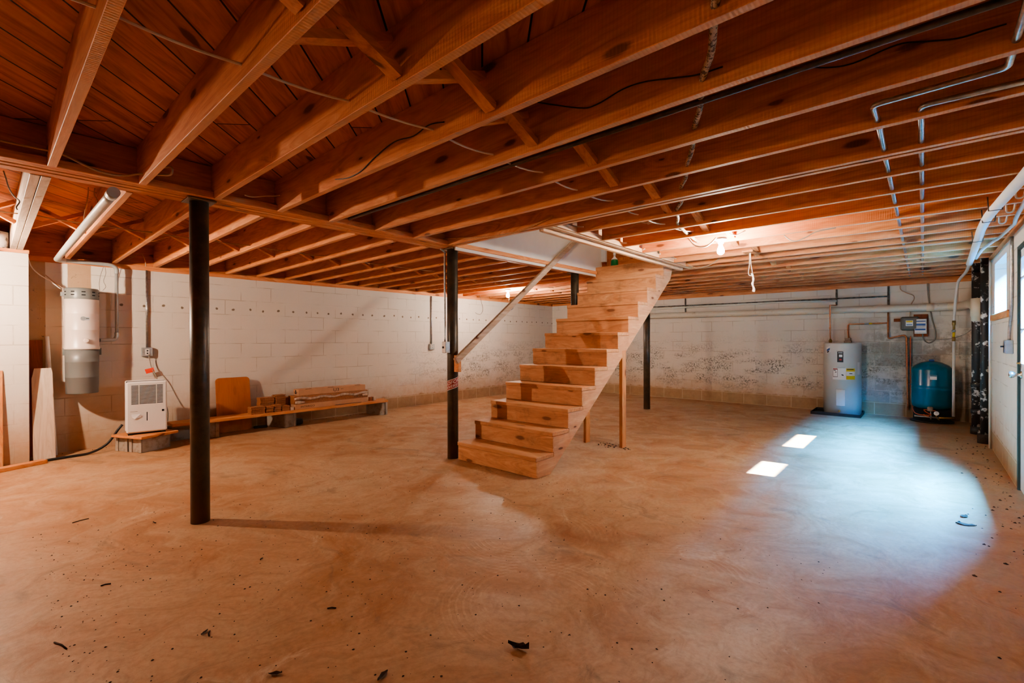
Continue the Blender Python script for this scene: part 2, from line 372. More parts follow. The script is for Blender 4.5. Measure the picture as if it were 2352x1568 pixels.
M['card'] = plain('brown cardboard', (.50, .27, .15, 1), .75, 0, .08, 9)
M['cardink'] = plain('black ink print', (.03, .018, .012, 1), .7)
M['film'] = plain('clear plastic wrap', (.55, .42, .33, 1), .12, .3, .35, 25)
M['tilewood'] = plain('wood tile edge', (.33, .13, .05, 1), .6, 0, .3, 60)
M['cable'] = plain('white cable', (.66, .58, .50, 1), .5, 0, .06)
M['tancable'] = plain('tan cable', (.46, .30, .19, 1), .55, 0, .1)
M['blackcable'] = plain('black cable', (.012, .009, .008, 1), .5)
M['greycable'] = plain('grey cable', (.24, .21, .17, 1), .5)
M['rope'] = plain('twisted rope', (.48, .24, .12, 1), .85, 0, .3, 120)
M['string'] = M['string']
M['cotton'] = plain('white cotton string', (.72, .62, .54, 1), .85, 0, .15, 90)
M['porcelain'] = plain('white porcelain', (.8, .78, .75, 1), .3, 0, .02)
M['boxsteel'] = plain('steel box', (.40, .41, .40, 1), .4, .55, .15, 30)
M['boxdark'] = plain('grey brown switch cover', (.115, .10, .085, 1), .45, 0, .1)
M['orange'] = plain('orange red tag', srgb(250, 70, 35), .6, 0, .05)
M['heater'] = plain('grey enamel tank', (.52, .53, .52, 1), .28, 0, .03, 5)
M['teal'] = plain('teal enamel tank', (.0, .115, .18, 1), .22, 0, .06, 5)
M['brass'] = plain('brass fitting', (.42, .26, .09, 1), .35, .8, .2, 40)
M['yellow'] = plain('yellow label', (.72, .50, .03, 1), .5, 0, .05)
M['paper'] = plain('white label paper', (.74, .74, .74, 1), .6, 0, .03)
M['inkblack'] = plain('black label print', (.02, .02, .022, 1), .5)
M['inkred'] = plain('red label print', (.45, .03, .03, 1), .5)
M['inkblue'] = plain('blue label print', (.03, .10, .33, 1), .5)
M['silver'] = plain('silver label', (.45, .48, .50, 1), .3, .5, .15, 60)
M['stickerred'] = plain('red sticker', (.30, .035, .025, 1), .5, 0, .1)
M['stickerwhite'] = plain('sticker lettering', (.66, .58, .52, 1), .55, 0, .04)
M['green'] = plain('green plastic', (.0, .16, .035, 1), .3, 0, .1)
M['peel'] = dirty('black pipe with peeling paint', (.022, .018, .016, 1), (.60, .58, .55, 1), .57, .5, 0, 11, .03)
M['collar'] = plain('cream plastic collar', (.66, .56, .42, 1), .4, 0, .05)
M['doorwhite'] = plain('white door paint', (.66, .70, .74, 1), .5, 0, .03)
M['doordark'] = plain('dark green door edge', (.03, .055, .05, 1), .6, 0, .2)
M['redrope'] = plain('orange wire', (.60, .10, .03, 1), .5)
M['leaf'] = plain('dead leaf', (.05, .025, .012, 1), .8, 0, .3, 50)
M['dirt'] = plain('dark dirt', (.035, .02, .013, 1), .9, 0, .4, 60)
M['chrome'] = plain('brushed nickel', (.50, .42, .33, 1), .25, .9, .1)
M['can'] = dirty('old paint can label', (.62, .55, .50, 1), (.15, .12, .11, 1), .55, .5, 0, 16, .05)
M['blockgrey'] = plain('sun blocker grey', (.34, .35, .36, 1), .8, 0, .1, 4); M['outdirt'] = plain('outside dark soil', (.06, .05, .04, 1), .9, 0, .2, 4)
def glass_mat():
    n = NT('window glass'); t = n.n; t.remove(n.b)
    tr = n.node('ShaderNodeBsdfTransparent'); gl = n.node('ShaderNodeBsdfGlossy'); gl.inputs['Roughness'].default_value = .03
    no = n.noise(n.obj(), 5, 3); n.set(tr.inputs[0], n.ramp(no, [(.3, (.93, .96, .98)), (.7, (.97, .98, 1))]))
    mx = n.node('ShaderNodeMixShader'); mx.inputs[0].default_value = .06; n.set(mx.inputs[1], tr.outputs[0]); n.set(mx.inputs[2], gl.outputs[0])
    n.set(n.n['Material Output'].inputs[0], mx.outputs[0]); return n.m
M['glass'] = glass_mat()
def glow_mat(name, col, strength):
    n = NT(name); b = n.b; no = n.noise(n.obj(), 3, 1)
    n.set(b.inputs['Emission Color'], n.ramp(no, [(0, tuple(x*.97 for x in col)), (1, col)])); b.inputs['Emission Strength'].default_value = strength
    b.inputs['Base Color'].default_value = (.9, .9, .9, 1); return n.m
BULB_W = 1.0
M['bulb'] = glow_mat('lit bulb', (1, .88, .74), 900*BULB_W); M['bulb_bright'] = glow_mat('bright lit bulb', (1, .82, .64), 2000*BULB_W)

# ------------------------------------------------------------------ room shell
C = 2.233; TOP = 2.473; XL = -7.30; YB = 9.878; XR = .596; YF = -3.0
struct(MB().box(XL-.3, XR+.25, YF-.2, YB+.3, -.15, 0).build('floor', M['floor']))
ox0, ox1, oy0, oy1 = -3.70, -2.46, 3.262, 6.42
c = MB()
c.box(XL-.3, XR+.25, YF-.2, oy0, TOP, TOP+.04).box(XL-.3, XR+.25, oy1, YB+.3, TOP, TOP+.04)
c.box(XL-.3, ox0, oy0, oy1, TOP, TOP+.04).box(ox1, XR+.25, oy0, oy1, TOP, TOP+.04)
struct(c.build('ceiling', M['subfloor']))
struct(MB().box(XL-.2, XL, YF-.2, YB+.2, 0, 2.136).build('wall_left', M['wallL']))
struct(MB().box(XL, XR+.2, YB, YB+.2, 0, 2.136).build('wall_back', M['wallB']))
struct(MB().box(XL, XR+.2, YF-.2, YF, 0, TOP).build('wall_front', M['wallR']))
# right wall with a window and a door opening
wy0, wy1, wz0, wz1 = 6.452, 7.42, 1.532, 2.086
dy0, dy1, dz1 = 4.80, 5.745, 2.03
r = MB(); X0, X1 = XR, XR+.2
r.box(X0, X1, YF, dy0, 0, 2.17).box(X0, X1, dy0, dy1, dz1, 2.17).box(X0, X1, dy1, wy0, 0, 2.17)
r.box(X0, X1, wy0, wy1, 0, wz0).box(X0, X1, wy0, wy1, wz1, 2.17).box(X0, X1, wy1, YB, 0, 2.17)
struct(r.build('wall_right', M['wallR']))
struct(MB().box(XL, -6.97, -.7, .31, 0, 2.165).build('wall_pier', M['wallR']))
# sill plates and rim boards
struct(MB().box(XL-.15, XL+.004, YF, YB, 2.136, 2.19).build('trim_1', M['woodY']))
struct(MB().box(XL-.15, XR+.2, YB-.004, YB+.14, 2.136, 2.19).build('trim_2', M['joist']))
struct(MB().box(XR-.004, XR+.19, YF, YB, 2.17, 2.232).build('trim_3', M['woodY']))
struct(MB().box(XL-.2, XL-.09, YF, YB+.2, 2.19, TOP).build('trim_4', M['woodY']))
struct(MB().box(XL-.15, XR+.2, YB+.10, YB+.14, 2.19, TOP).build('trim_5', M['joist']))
struct(MB().box(XR+.1, XR+.19, YF, YB, 2.233, TOP).build('trim_6', M['woodY']))
struct(MB().box(XL-.05, -6.955, -.7, .315, 2.166, 2.20).build('trim_7', M['woodY']))
# window
w = struct(MB().box(X0+.12, X0+.16, wy0, wy0+.03, wz0, wz1).box(X0+.12, X0+.16, wy1-.03, wy1, wz0, wz1).box(X0+.12, X0+.16, wy0, wy1, wz0, wz0+.03).box(X0+.12, X0+.16, wy0, wy1, wz1-.03, wz1).build('window_1', M['doorwhite']))
MB().box(X0+.135, X0+.141, wy0+.03, wy1-.03, wz0+.03, wz1-.03).build('pane', M['glass'], w)
MB().box(X0-.02, X0+.02, wy0-.23, wy1+.24, wz0-.068, wz0-.002).build('window_sill', M['plankY'], w, .003)
# door (closed, upper half glazed), jamb
dj = struct(MB().box(X0-.004, X0+.16, dy1-.045, dy1, 0, dz1).box(X0-.004, X0+.16, dy0, dy0+.045, 0, dz1).box(X0-.004, X0+.16, dy0+.045, dy1-.045, dz1-.03, dz1).build('trim_8', M['doordark']))
D0, D1 = dy0+.048, dy1-.048; gz0, gz1 = 1.05, 1.93; gy0, gy1 = 4.98, 5.575
d = MB(); dx0, dx1 = X0+.012, X0+.055
d.box(dx0, dx1, D0, gy0, .01, dz1-.033).box(dx0, dx1, gy1, D1, .01, dz1-.033).box(dx0, dx1, gy0, gy1, .01, gz0).box(dx0, dx1, gy0, gy1, gz1, dz1-.033)
door = struct(d.build('door_1', M['doorwhite']))
g = MB()
for a, b in ((gy0-.03, gy0+.012), (gy1-.012, gy1+.03)): g.box(dx0-.012, dx0+.002, a, b, gz0-.03, gz1+.03)
for a, b in ((gz0-.03, gz0+.012), (gz1-.012, gz1+.03), (gz0+.28, gz0+.295), (gz0+.70, gz0+.715)): g.box(dx0-.012, dx0+.002, gy0-.03, gy1+.03, a, b)
g.build('glazing_frame', M['doorwhite'], door)
MB().box(dx0+.018, dx0+.024, gy0, gy1, gz0, gz1).build('pane', M['glass'], door)
def knobm(x): return Matrix.Translation((x, D1-.06, .965)) @ Matrix.Rotation(-PI/2, 4, 'Y')
MB().lathe([(.031, 0), (.031, .006), (.013, .012), (.011, .03), (.024, .045), (.029, .06), (.024, .072), (.008, .076)], (0, 0, 0), 20, knobm(dx0)).build('door_knob', M['chrome'], door)
MB().lathe([(.022, 0), (.022, .008), (.008, .014), (.006, .03)], (0, 0, 0), 16, Matrix.Translation((dx0, D1-.06, 1.06)) @ Matrix.Rotation(-PI/2, 4, 'Y')).build('deadbolt', M['brass'], door)
# outside: ground kept dark against bounce; two unseen slabs added to slot the sun
struct(MB().box(X1+.05, 2.3, 2.0, 10.5, -.2, -.03).build('floor_outside', M['outdirt']))
struct(MB().box(2.0, 2.25, 1.0, 11, -.2, 2.86).build('sun_blocker_low', M['blockgrey']))
struct(MB().box(X1+.06, 2.0, 1.0, 11, 3.05, 3.25).build('sun_blocker_high', M['blockgrey']))

# stairwell above the opening
struct(MB().box(-3.69, -3.672, 3.275, 6.24, 2.205, 4.3).build('wall_stairwell_left', M['drywall']))
struct(MB().box(-2.44, -2.42, 3.26, 7.4, TOP+.04, 4.3).build('wall_stairwell_right', M['drywall']))
struct(MB().box(-3.70, -2.42, 3.24, 3.26, TOP+.04, 4.3).build('wall_stairwell_near', M['drywall']))
struct(MB().box(-3.70, -2.42, 7.3, 7.34, TOP+.04, 4.3).build('wall_stairwell_far', M['woodZ']))
struct(MB().box(-3.70, -3.68, 6.30, 7.4, TOP, 4.3).build('wall_stairwell_side', M['woodZ']))
struct(MB().box(-3.72, -2.40, 3.2, 7.4, 4.3, 4.33).build('ceiling_stairwell', M['drywall']))
struct(MB().box(-3.672, -3.60, 6.215, 6.262, 2.44, 4.3).build('trim_9', M['doorwhite']))

# ------------------------------------------------------------------ beam on posts
gb = thing('beam', 'long built-up wooden main beam resting on the four steel posts', 'beam', (-3.78, 3.4, C))
for i, x in enumerate((-3.856, -3.804, -3.752)):
    m = MB()
    for a, b in ((YF, 2.33+i*.2-.2), (2.335+i*.2-.2, 6.2-i*.3), (6.205-i*.3, YB)): m.box(x, x+.046, a, b, C+.003*i, TOP-.003)
    m.build('plank', M['woodY'], gb, .003)
for x in (-3.905, -3.699): MB().box(x, x+.045, YF, YB, C+.004, C+.05).build('ledger_strip', M['woodY'], gb, .003)

# ------------------------------------------------------------------ joists
RY = [-1.77, -1.36, -.95, -.54, -.13, .275, .678, 1.086, 1.505, 1.91, 2.339, 2.750, 3.188, 3.606, 4.041, 4.463, 4.917, 5.365, 5.799, 6.203, 6.455, 7.064, 7.511, 7.941, 8.424, 8.905, 9.304, 9.74]
XE = XR+.09
def rjoist(y, x0, label, mat=None):
    if x0 is None: poly = [(-3.65, C), (XE, C), (XE, TOP-.001), (-3.70, TOP-.001), (-3.70, C+.053), (-3.65, C+.053)]
    else: poly = [(x0, C), (XE, C), (XE, TOP-.001), (x0, TOP-.001)]
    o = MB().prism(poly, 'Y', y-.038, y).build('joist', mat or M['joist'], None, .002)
    return tag(o, label, 'joist', 'ceiling joists right of the main beam')
k = 0
vis = [y for y in RY if y > 0]
for y in RY:
    short = 3.4 < y < 6.3
    if y > 0:
        lab = 'orange joist right of the beam, %s from the camera%s' % (ORD[k], ', ending at the stair header' if short else ''); k += 1
    else: lab = 'rough orange ceiling joist right of the main beam, behind the camera'
    rjoist(y, -2.357 if short else None, lab)
for y, lab in ((3.247, 'second half of the doubled joist along the near edge of the stair opening'), (6.515, 'second half of the doubled joist along the far edge of the stair opening')): rjoist(y, None, lab)
LY = [-1.75, -1.34, -.93, -.52, -.12, .655, 1.065, 1.475, 1.885, 2.295, 2.705, 3.11, 3.525, 3.94, 4.35, 4.765, 5.175, 5.585, 6.0, 6.41, 6.82, 7.23, 7.64, 8.05, 8.46, 8.87, 9.28, 9.70]
k = 0
LPOLY = [(XL-.08, 2.192), (-3.907, C), (-3.907, C+.053), (-3.86, C+.053), (-3.86, TOP-.001), (XL-.08, TOP-.001)]
for y in LY:
    if y > 0: lab = 'orange joist left of the beam, %s back from the pale doubled joist' % ORD[k]; k += 1
    else: lab = 'rough orange joist left of the main beam, out of view before the pale doubled joist'
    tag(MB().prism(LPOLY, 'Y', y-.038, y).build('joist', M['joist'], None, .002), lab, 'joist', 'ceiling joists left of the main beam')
for y, lab in ((.225, 'near half of the pale whitewashed doubled joist above the block pier'), (.272, 'far half of the pale whitewashed doubled joist above the block pier')):
    tag(MB().prism(LPOLY, 'Y', y-.044, y).build('joist', M['pale'], None, .002), lab, 'joist', 'ceiling joists left of the main beam')
# header over the stair side
hb = thing('header_beam', 'pale doubled header beam along the right edge of the stair opening', 'beam', (-2.45, 4.8, C))
MB().box(-2.545, -2.497, 3.25, 6.415, C-.018, TOP-.003).build('plank', M['paleY'], hb, .003)
MB().box(-2.445, -2.397, 3.25, 6.415, C, TOP-.003).build('plank', M['paleY'], hb, .003)
MB().box(-2.494, -2.449, 3.25, 6.415, C+.03, TOP-.003).build('spacer', M['paleY'], hb)
MB().box(-2.395, -2.36, 3.25, 6.415, C+.004, C+.05).build('ledger_strip', M['paleY'], hb, .002)
# short blocks standing on the header ledger between joist ends are left to the joists themselves

# ------------------------------------------------------------------ bridging between joists
def bridging(x0, y0, y1, zb, lab, grp, mat):
    t = thing('cross_bridging', lab, 'bridging', (x0, (y0+y1)/2, zb+.02), grp)
    for dx, up in ((0, 0), (-.062, 1)):
        a = (x0+dx, y0+.001, TOP-.045 if not up else zb+.035); b = (x0+dx, y1-.001, zb+.035 if not up else TOP-.045)
        MB().beam(a, b, .058, .032, (0, 0, 1)).build('brace', mat, t)
    return t
i = 0
ys = [-.13]+vis
for a, b in zip(ys[:-1], ys[1:]):
    if b > 6.9 and i > 40: break
    if 2.9 < a < 3.3: a = 3.247
    if abs(a-6.455) < .01: a = 6.515
    if b-a < .2: continue
    bridging(-1.47 + (.06 if i % 2 else -.03), a, b-.038, C, 'crossed wooden bridging braces in the %s joist bay right of the beam' % ORD[i], 'bridging right of the main beam', M['woodY']); i += 1
i = 0
ys = [.272]+[y for y in LY if y > 0]
for a, b in zip(ys[:-1], ys[1:]):
    bridging(-5.66 + (.05 if i % 2 else -.05), a, b-.038, 2.21, 'crossed wooden bridging braces in the %s joist bay left of the beam' % ORD[i], 'bridging left of the main beam', M['woodY']); i += 1
bridging(-5.66, -.12, .178, 2.21, 'crossed wooden bridging braces before the pale doubled joist', 'bridging left of the main beam', M['woodY'])

# ------------------------------------------------------------------ steel posts
PY = [.995, 3.323, 5.66, 8.0]; PX = -3.78
plab = ['dark steel pipe post nearest the camera, alone left of the stairs', 'dark steel pipe post with red sticker at the foot of the stairs', 'dark steel pipe post behind the stairs, its top showing under the stairwell', 'dark steel pipe post farthest back, right of the stairs']
for y, lab in zip(PY, plab):
    t = thing('support_post', lab, 'post', (PX, y, 0), 'steel posts under the main beam')
    MB().lathe([(.058, 0), (.058, C-.012)], (PX, y, 0), 32).build('pipe', M['steel'], t)
    MB().box(PX-.085, PX+.085, y-.085, y+.085, C-.012, C-.001).build('cap_plate', M['steel'], t, .002)
    if y == 3.323:
        def wrap(u, v, r=.0592, base=.795):   # lettering bent round the pipe
            a = math.radians(-46)+u/r; return Vector((PX+r*math.cos(a), y+r*math.sin(a), base+v+.32*u))
        s = MB(); N = 20
        vs = []
        for q in range(N+1):
            u = -.125+.25*q/N
            for v in (-.052, .052): vs.append(wrap(u, v, .0586))
        s.add(vs, [(2*q, 2*q+2, 2*q+3, 2*q+1) for q in range(N)], True)
        st = s.build('sticker', M['stickerred'], t)
        s = MB().text('RADFORD', .056, lambda u, v: wrap(u, v*.95+.017)).text('UNIVERSITY', .043, lambda u, v: wrap(u, v*.9-.024))
        for v0 in (-.052, .047):
            vs = []
            for q in range(N+1):
                for v in (v0, v0+.005): vs.append(wrap(-.125+.25*q/N, v))
            s.add(vs, [(2*q, 2*q+2, 2*q+3, 2*q+1) for q in range(N)])
        s.build('lettering', M['stickerwhite'], st)

# ------------------------------------------------------------------ staircase
SX0, SX1 = -3.676, -2.62; RISE, RUN, Y0 = .1925, .2515, 3.293
st = thing('staircase', 'open wooden basement staircase with closed risers, worn and grimy', 'stairs', ((SX0+SX1)/2, Y0, 0))
NST = 11
for n_ in range(NST):
    z = RISE*(n_+1); y = Y0+RUN*n_
    MB().box(SX0, SX1, y, y+RUN+.02, z-.038, z).build('tread', M['stair'], st, .004)
    MB().box(SX0+.002, SX1-.006, y+.012, y+.034, RISE*n_+(.002 if n_ else .004), z-.038).build('riser', M['stair'], st, .002)
yt = Y0+RUN*NST
MB().box(SX0+.002, SX1-.006, yt, yt+.024, RISE*NST, RISE*(NST+1)+.03).build('riser', M['stair'], st, .002)
MB().box(SX0, SX1+.02, yt+.01, yt+.36, RISE*(NST+1)-.01, RISE*(NST+1)+.03).build('landing', M['stair'], st, .003)
poly = [(Y0+.03, 0), (Y0+.03, RISE-.038)]
for n_ in range(1, NST+1):
    poly += [(Y0+RUN*n_+.03, RISE*n_-.038), (Y0+RUN*n_+.03, RISE*(n_+1)-.038)]
poly += [(Y0+RUN*NST+.20, RISE*(NST+1)-.038), (Y0+RUN*NST+.30, RISE*(NST+1)-.07), (Y0+RUN*NST+.24, RISE*NST-.02), (Y0+.23, 0)]
for x in (SX0+.004, -3.17, SX1-.046): MB().prism(poly, 'X', x, x+.04).build('stringer', M['string'], st, .002)
def yslope(y): return (y-(Y0+.23))*RISE/RUN
MB().box(-2.665, -2.625, 4.915, 5.005, 0, yslope(4.93)+.06).build('leg', M['woodZ'], st, .002)
MB().box(-3.128, -3.09, 4.87, 4.96, 0, yslope(4.88)+.05).build('leg', M['woodZ'], st, .002)
hr = thing('handrail', 'sloping grey-brown wooden handrail from the post up into the stairwell', 'handrail', (-3.64, 3.25, .95))
p0 = Vector((-3.635, 3.235, 1.04)); p1 = Vector((-3.635, 5.85, 1.04+2.615*.721))
MB().beam(p0, p1, .038, .066, (0, 0, 1)).build('rail', M['railwood'], hr, .003)
MB().box(-3.722, -3.655, 3.29, 3.335, .925, 1.10).build('bracket_block', M['plankY'], hr, .003)
for q in (.35, .6):
    p = p0.lerp(p1, q); MB().tube([(p.x, p.y, p.z-.03), (p.x-.01, p.y, p.z-.07), (-3.672, p.y, p.z-.08)], .004, 6).build('rail_bracket', M['boxsteel'], hr)

# ------------------------------------------------------------------ bulbs
def bulb(name_loc, lab, chain=False, box=False, drop=0, mat='bulb'):
    x, y = name_loc; zb = C-.002-drop
    t = thing('ceiling_light', lab, 'light', (x, y, zb-.16), 'bare bulb lights')
    MB().lathe([(.052, 0), (.055, -.01), (.046, -.026), (.027, -.034), (.024, -.055)], (x, y, zb), 24).build('lampholder', M['porcelain'], t)
    MB().lathe([(.013, -.055), (.016, -.075), (.028, -.105), (.032, -.125), (.028, -.146), (.015, -.158), (.003, -.161)], (x, y, zb), 24).build('bulb', M[mat], t)
    if drop: MB().tube([(x, y, zb), (x, y, zb+drop+.01)], .012, 8).build('drop_cord', M['cable'], t)
    if box: MB().box(x-.05, x+.05, y+.001, y+.09, zb+.002, zb+.07).build('junction_box', M['boxsteel'], t, .003)
    if chain: MB().tube([(x+.03, y, zb-.03), (x+.032, y, zb-.3)], .003, 6).build('pull_chain', M['cotton'], t)
    return t
bulb((-1.45, 4.66), 'lit bare bulb in a white lampholder under the joists right of the stairs')
bulb((-5.95, 6.63), 'lit bare bulb with a hanging pull chain at the far left', True)
bulb((-5.95, -.56), 'lit bare bulb left of the camera, out of view', drop=.155, mat='bulb_bright')

# ------------------------------------------------------------------ left wall appliances
# central vacuum
vx, vy, vr = -7.125, .735, .147
v = thing('central_vacuum', 'tall cream and slate grey vacuum cylinder mounted on the left wall', 'vacuum', (vx, vy, .672))
MB().lathe([(vr*.93, .672), (vr*.95, .68), (vr*.965, .85), (vr*.975, .852), (vr*.97, .858), (vr*.98, 1.02), (vr*.99, 1.024), (vr*.985, 1.03), (vr, 1.165)], (vx, vy, 0), 40).build('canister', M['vaccan'], v)
MB().lathe([(vr*1.03, 1.165), (vr*1.04, 1.172), (vr*1.04, 1.19), (vr, 1.2), (vr, 1.38), (vr*1.008, 1.384), (vr, 1.388), (vr, 1.56), (vr*1.008, 1.564), (vr, 1.568), (vr, 1.725)], (vx, vy, 0), 40).build('body', M['cream'], v)
hd = MB().lathe([(vr*.995, 1.725), (vr*1.005, 1.73), (vr*1.005, 1.835), (vr*.95, 1.848), (vr*.5, 1.855)], (vx, vy, 0), 40).build('motor_head', M['vacgrey'], v)
for j in range(8):
    a = math.radians(-115+j*36)
    for z in (1.765, 1.80): MB().patch((vx, vy), vr*1.008, a, a+.23, z, z+.011, 4).build('vent_slot', M['hole'], hd)
for a in (math.radians(-92), math.radians(88)):
    cx, cy = vx+math.cos(a)*vr*1.03, vy+math.sin(a)*vr*1.03
    MB().box(cx-.016, cx+.016, cy-.008, cy+.012, 1.10, 1.18).build('clip', M['vacgrey'], v, .003)
MB().lathe([(.026, 0), (.026, .014), (.018, .02)], (0, 0, 0), 18, Matrix.Translation((vx+vr*.985, vy+.02, 1.264)) @ Matrix.Rotation(PI/2, 4, 'Y')).build('inlet_cap', M['cream'], v)
pl = MB().patch((vx, vy), vr*1.01, -.02, .33, 1.492, 1.524, 6).build('name_plate', M['silver'], v)
MB().patch((vx, vy), vr*1.014, .04, .30, 1.504, 1.513, 6).build('plate_print', M['boxdark'], pl)
MB().lathe([(.024, 0), (.024, .004)], (0, 0, 0), 20, Matrix.Translation((vx+vr*1.0, vy-.005, 1.508)) @ Matrix.Rotation(PI/2, 4, 'Y')).build('round_emblem', M['silver'], pl)
MB().box(vx-.03, vx+.02, vy-vr-.028, vy-vr+.004, 1.755, 1.80).build('switch_box', M['boxsteel'], v, .002)
# vacuum plastic pipe
vp = thing('vacuum_pipe', 'thick grey plastic pipe running from the vacuum up and along under the joists', 'pipe', (-7.2, 1.05, 1.27))
MB().tube(smooth_path([(-7.11, .885, 1.268), (-7.13, .95, 1.27), (-7.19, 1.02, 1.275), (-7.2, 1.047, 1.31), (-7.2, 1.048, 1.36)], 5), .021, 14).build('lower_elbow', M['greypvc'], vp)
MB().tube([(-7.2, 1.048, 1.34), (-7.2, 1.048, 2.09)], .0175, 14).build('riser_pipe', M['greypvc'], vp)
MB().tube(smooth_path([(-7.2, 1.048, 2.06), (-7.2, 1.045, 2.12), (-7.195, .99, 2.155), (-7.18, .86, 2.155), (-7.15, .70, 2.15), (-7.12, .60, 2.15)], 6), .021, 14).build('upper_elbow', M['greypvc'], vp)
MB().tube(smooth_path([(-7.12, .60, 2.15), (-7.09, .54, 2.15), (-6.9, .532, 2.152), (-5.5, .532, 2.165), (-3.80, .532, 2.172)], 8), .028, 16).build('long_pipe', M['palegrey'], vp)
MB().tube([(-3.82, .532, 2.172), (-3.72, .532, 2.173)], .032, 16).build('coupling', M['greypvc'], vp)
# conduit and outlets
def outlet(x, y, z, ztop, lab, white=False):
    t = thing('wall_outlet', lab, 'outlet', (x, y, z-.05))
    MB().box(x, x+.045, y-.055, y+.055, z-.055, z+.055).build('box', M['boxsteel'], t, .004)
    MB().box(x+.045, x+.05, y-.022, y+.022, z-.035, z+.035).build('socket_plate', M['whiteplastic'], t, .002)
    s = MB()
    for dz in (-.016, .016): s.box(x+.05, x+.0505, y-.008, y+.008, z+dz-.008, z+dz+.008)
    s.build('socket', M['hole'], t)
    MB().tube([(x+.018, y, z+.05), (x+.018, y, ztop)], .011, 10).build('conduit', M['galv'], t)
    MB().tube([(x+.018, y, z+.50), (x+.018, y, z+.53)], .015, 10).build('strap', M['boxsteel'], t)
outlet(XL, 1.35, 1.12, 2.14, 'steel outlet box under a grey conduit on the left wall beside the vacuum')
outlet(XL, 5.85, 1.13, 2.13, 'small outlet box under a thin rusty conduit on the left wall near the second post')
tg = thing('power_cord', 'grey cord with an orange red tag hanging from the outlet to the dehumidifier', 'cord', (-7.25, 1.37, .3))
MB().tube(smooth_path([(-7.245, 1.36, 1.09), (-7.25, 1.375, 1.0), (-7.24, 1.39, .92), (-7.2, 1.43, .80), (-7.16, 1.47, .60), (-7.1, 1.52, .40), (-7.0, 1.50, .27)], 6), .005, 8).build('cord', M['greycable'], tg)
MB().prism([(1.318, .905), (1.405, .925), (1.418, .875), (1.335, .85)], 'X', -7.235, -7.232).build('tag', M['orange'], tg)
# leaning boards by the pier
tag(MB().box(-.055, .055, -.01, .01, 0, 1.27, Matrix.Translation((-7.27, .372, 0)) @ Matrix.Rotation(PI/2, 4, 'Z')).build('board', M['redwood'], None, .002), 'reddish brown board standing behind the grey board beside the pier', 'board')
Mx = Matrix.Translation((-6.99, .40, 0)) @ Matrix.Rotation(math.radians(-12), 4, 'Y')
tag(MB().prism([(-.07, 0), (.10, 0), (.085, .93), (.075, .975), (-.055, .975), (-.075, .87)], 'X', -.012, .012).build('board', M['greyboard'], None, .002), 'wide weathered grey board leaning on the left wall beside the pier', 'board').matrix_world = Matrix.Translation((-6.975, .42, 0)) @ Matrix.Rotation(math.radians(-7), 4, 'Y')
tag(MB().tube([(-7.165, .52, .0), (-7.235, .462, 1.31)], .016, 12).build('plastic_pipe', M['whitepipe']), 'short white plastic pipe leaning on the wall behind the grey board', 'pipe')
tag(MB().box(-.012, .012, -.04, .025, 0, .965, Matrix.Translation((-6.90, .10, 0)) @ Matrix.Rotation(math.radians(-4), 4, 'Y')).build('board', M['woodZ'], None, .002), 'narrow pale board leaning on the block pier at the left edge', 'board')
tag(MB().box(-.30, .30, -.045, .045, 0, .038, Matrix.Translation((-6.69, .14, 0)) @ Matrix.Rotation(math.radians(114), 4, 'Z')).build('board', M['plankY'], None, .003), 'short board lying flat on the floor before the pier', 'board')
tag(MB().tube(smooth_path([(-6.77, -.25, .016), (-6.776, .1, .016), (-6.813, .279, .016), (-6.864, .439, .016), (-6.90, .62, .016), (-6.93, .78, .02), (-6.95, .92, .09), (-6.965, 1.02, .235), (-6.965, 1.06, .29)], 7), .013, 10).build('drain_hose', M['black']), 'black drain hose trailing along the floor from the dehumidifier', 'hose')
can = thing('paint_can', 'old paint can with torn label on the pier top under the joists', 'can', (-7.05, .09, 2.2005))
MB().lathe([(.082, 2.2005), (.082, 2.365)], (-7.05, .09, 0), 28).build('can', M['can'], can)
MB().lathe([(.084, 2.36), (.084, 2.372), (.07, 2.366)], (-7.05, .09, 0), 28).build('rim', M['galv'], can)
# dehumidifier on two blocks and a board
def cinder(lab, mtx, L=.39, W=.19, H=.19):
    s = MB(); t = .032
    s.box(-L/2, L/2, -W/2, -W/2+t, 0, H).box(-L/2, L/2, W/2-t, W/2, 0, H)
    for x in (-L/2, -t/2, L/2-t): s.box(x, x+t, -W/2+t, W/2-t, 0, H)
    s.box(-L/2-.012, -L/2, -W/2, -W/2+.045, 0, H).box(-L/2-.012, -L/2, W/2-.045, W/2, 0, H)
    s.box(L/2, L/2+.012, -W/2, -W/2+.045, 0, H).box(L/2, L/2+.012, W/2-.045, W/2, 0, H)
    o = s.build('concrete_block', M['concrete'], None, .004); o.matrix_world = mtx
    return tag(o, lab, 'block', 'concrete blocks along the left wall')
th = math.atan2(.301, -.14)
def TR(x, y, a, z=0): return Matrix.Translation((x, y, z)) @ Matrix.Rotation(a, 4, 'Z')
fn = Vector((math.sin(th), -math.cos(th), 0)); fc = Vector((-6.63, 1.313, 0))
b1 = fc-fn*.10; b2 = fc-fn*.315
cinder('concrete block in front under the dehumidifier board', TR(b1.x, b1.y, th, 0), .31, .19, .168)
cinder('concrete block at the back under the dehumidifier board, next to the wall', TR(b2.x, b2.y, th, 0), .31, .19, .168)
bb = fc-fn*.17
tag(MB().box(-.22, .20, -.25, .22, 0, .028, TR(bb.x, bb.y, th, .169)).build('board', M['plankY'], None, .003), 'small orange board on concrete blocks carrying the dehumidifier', 'board')
DM = Matrix.Translation((-6.80, 1.25, .198)) @ Matrix.Rotation(math.radians(83.3), 4, 'Z')   # local x = along front, -y = front
dh = thing('dehumidifier', 'white portable dehumidifier with louvred front standing on a board', 'dehumidifier', (-6.80, 1.25, .198))
def dbox(m, *a): return m.box(*a, M=DM)
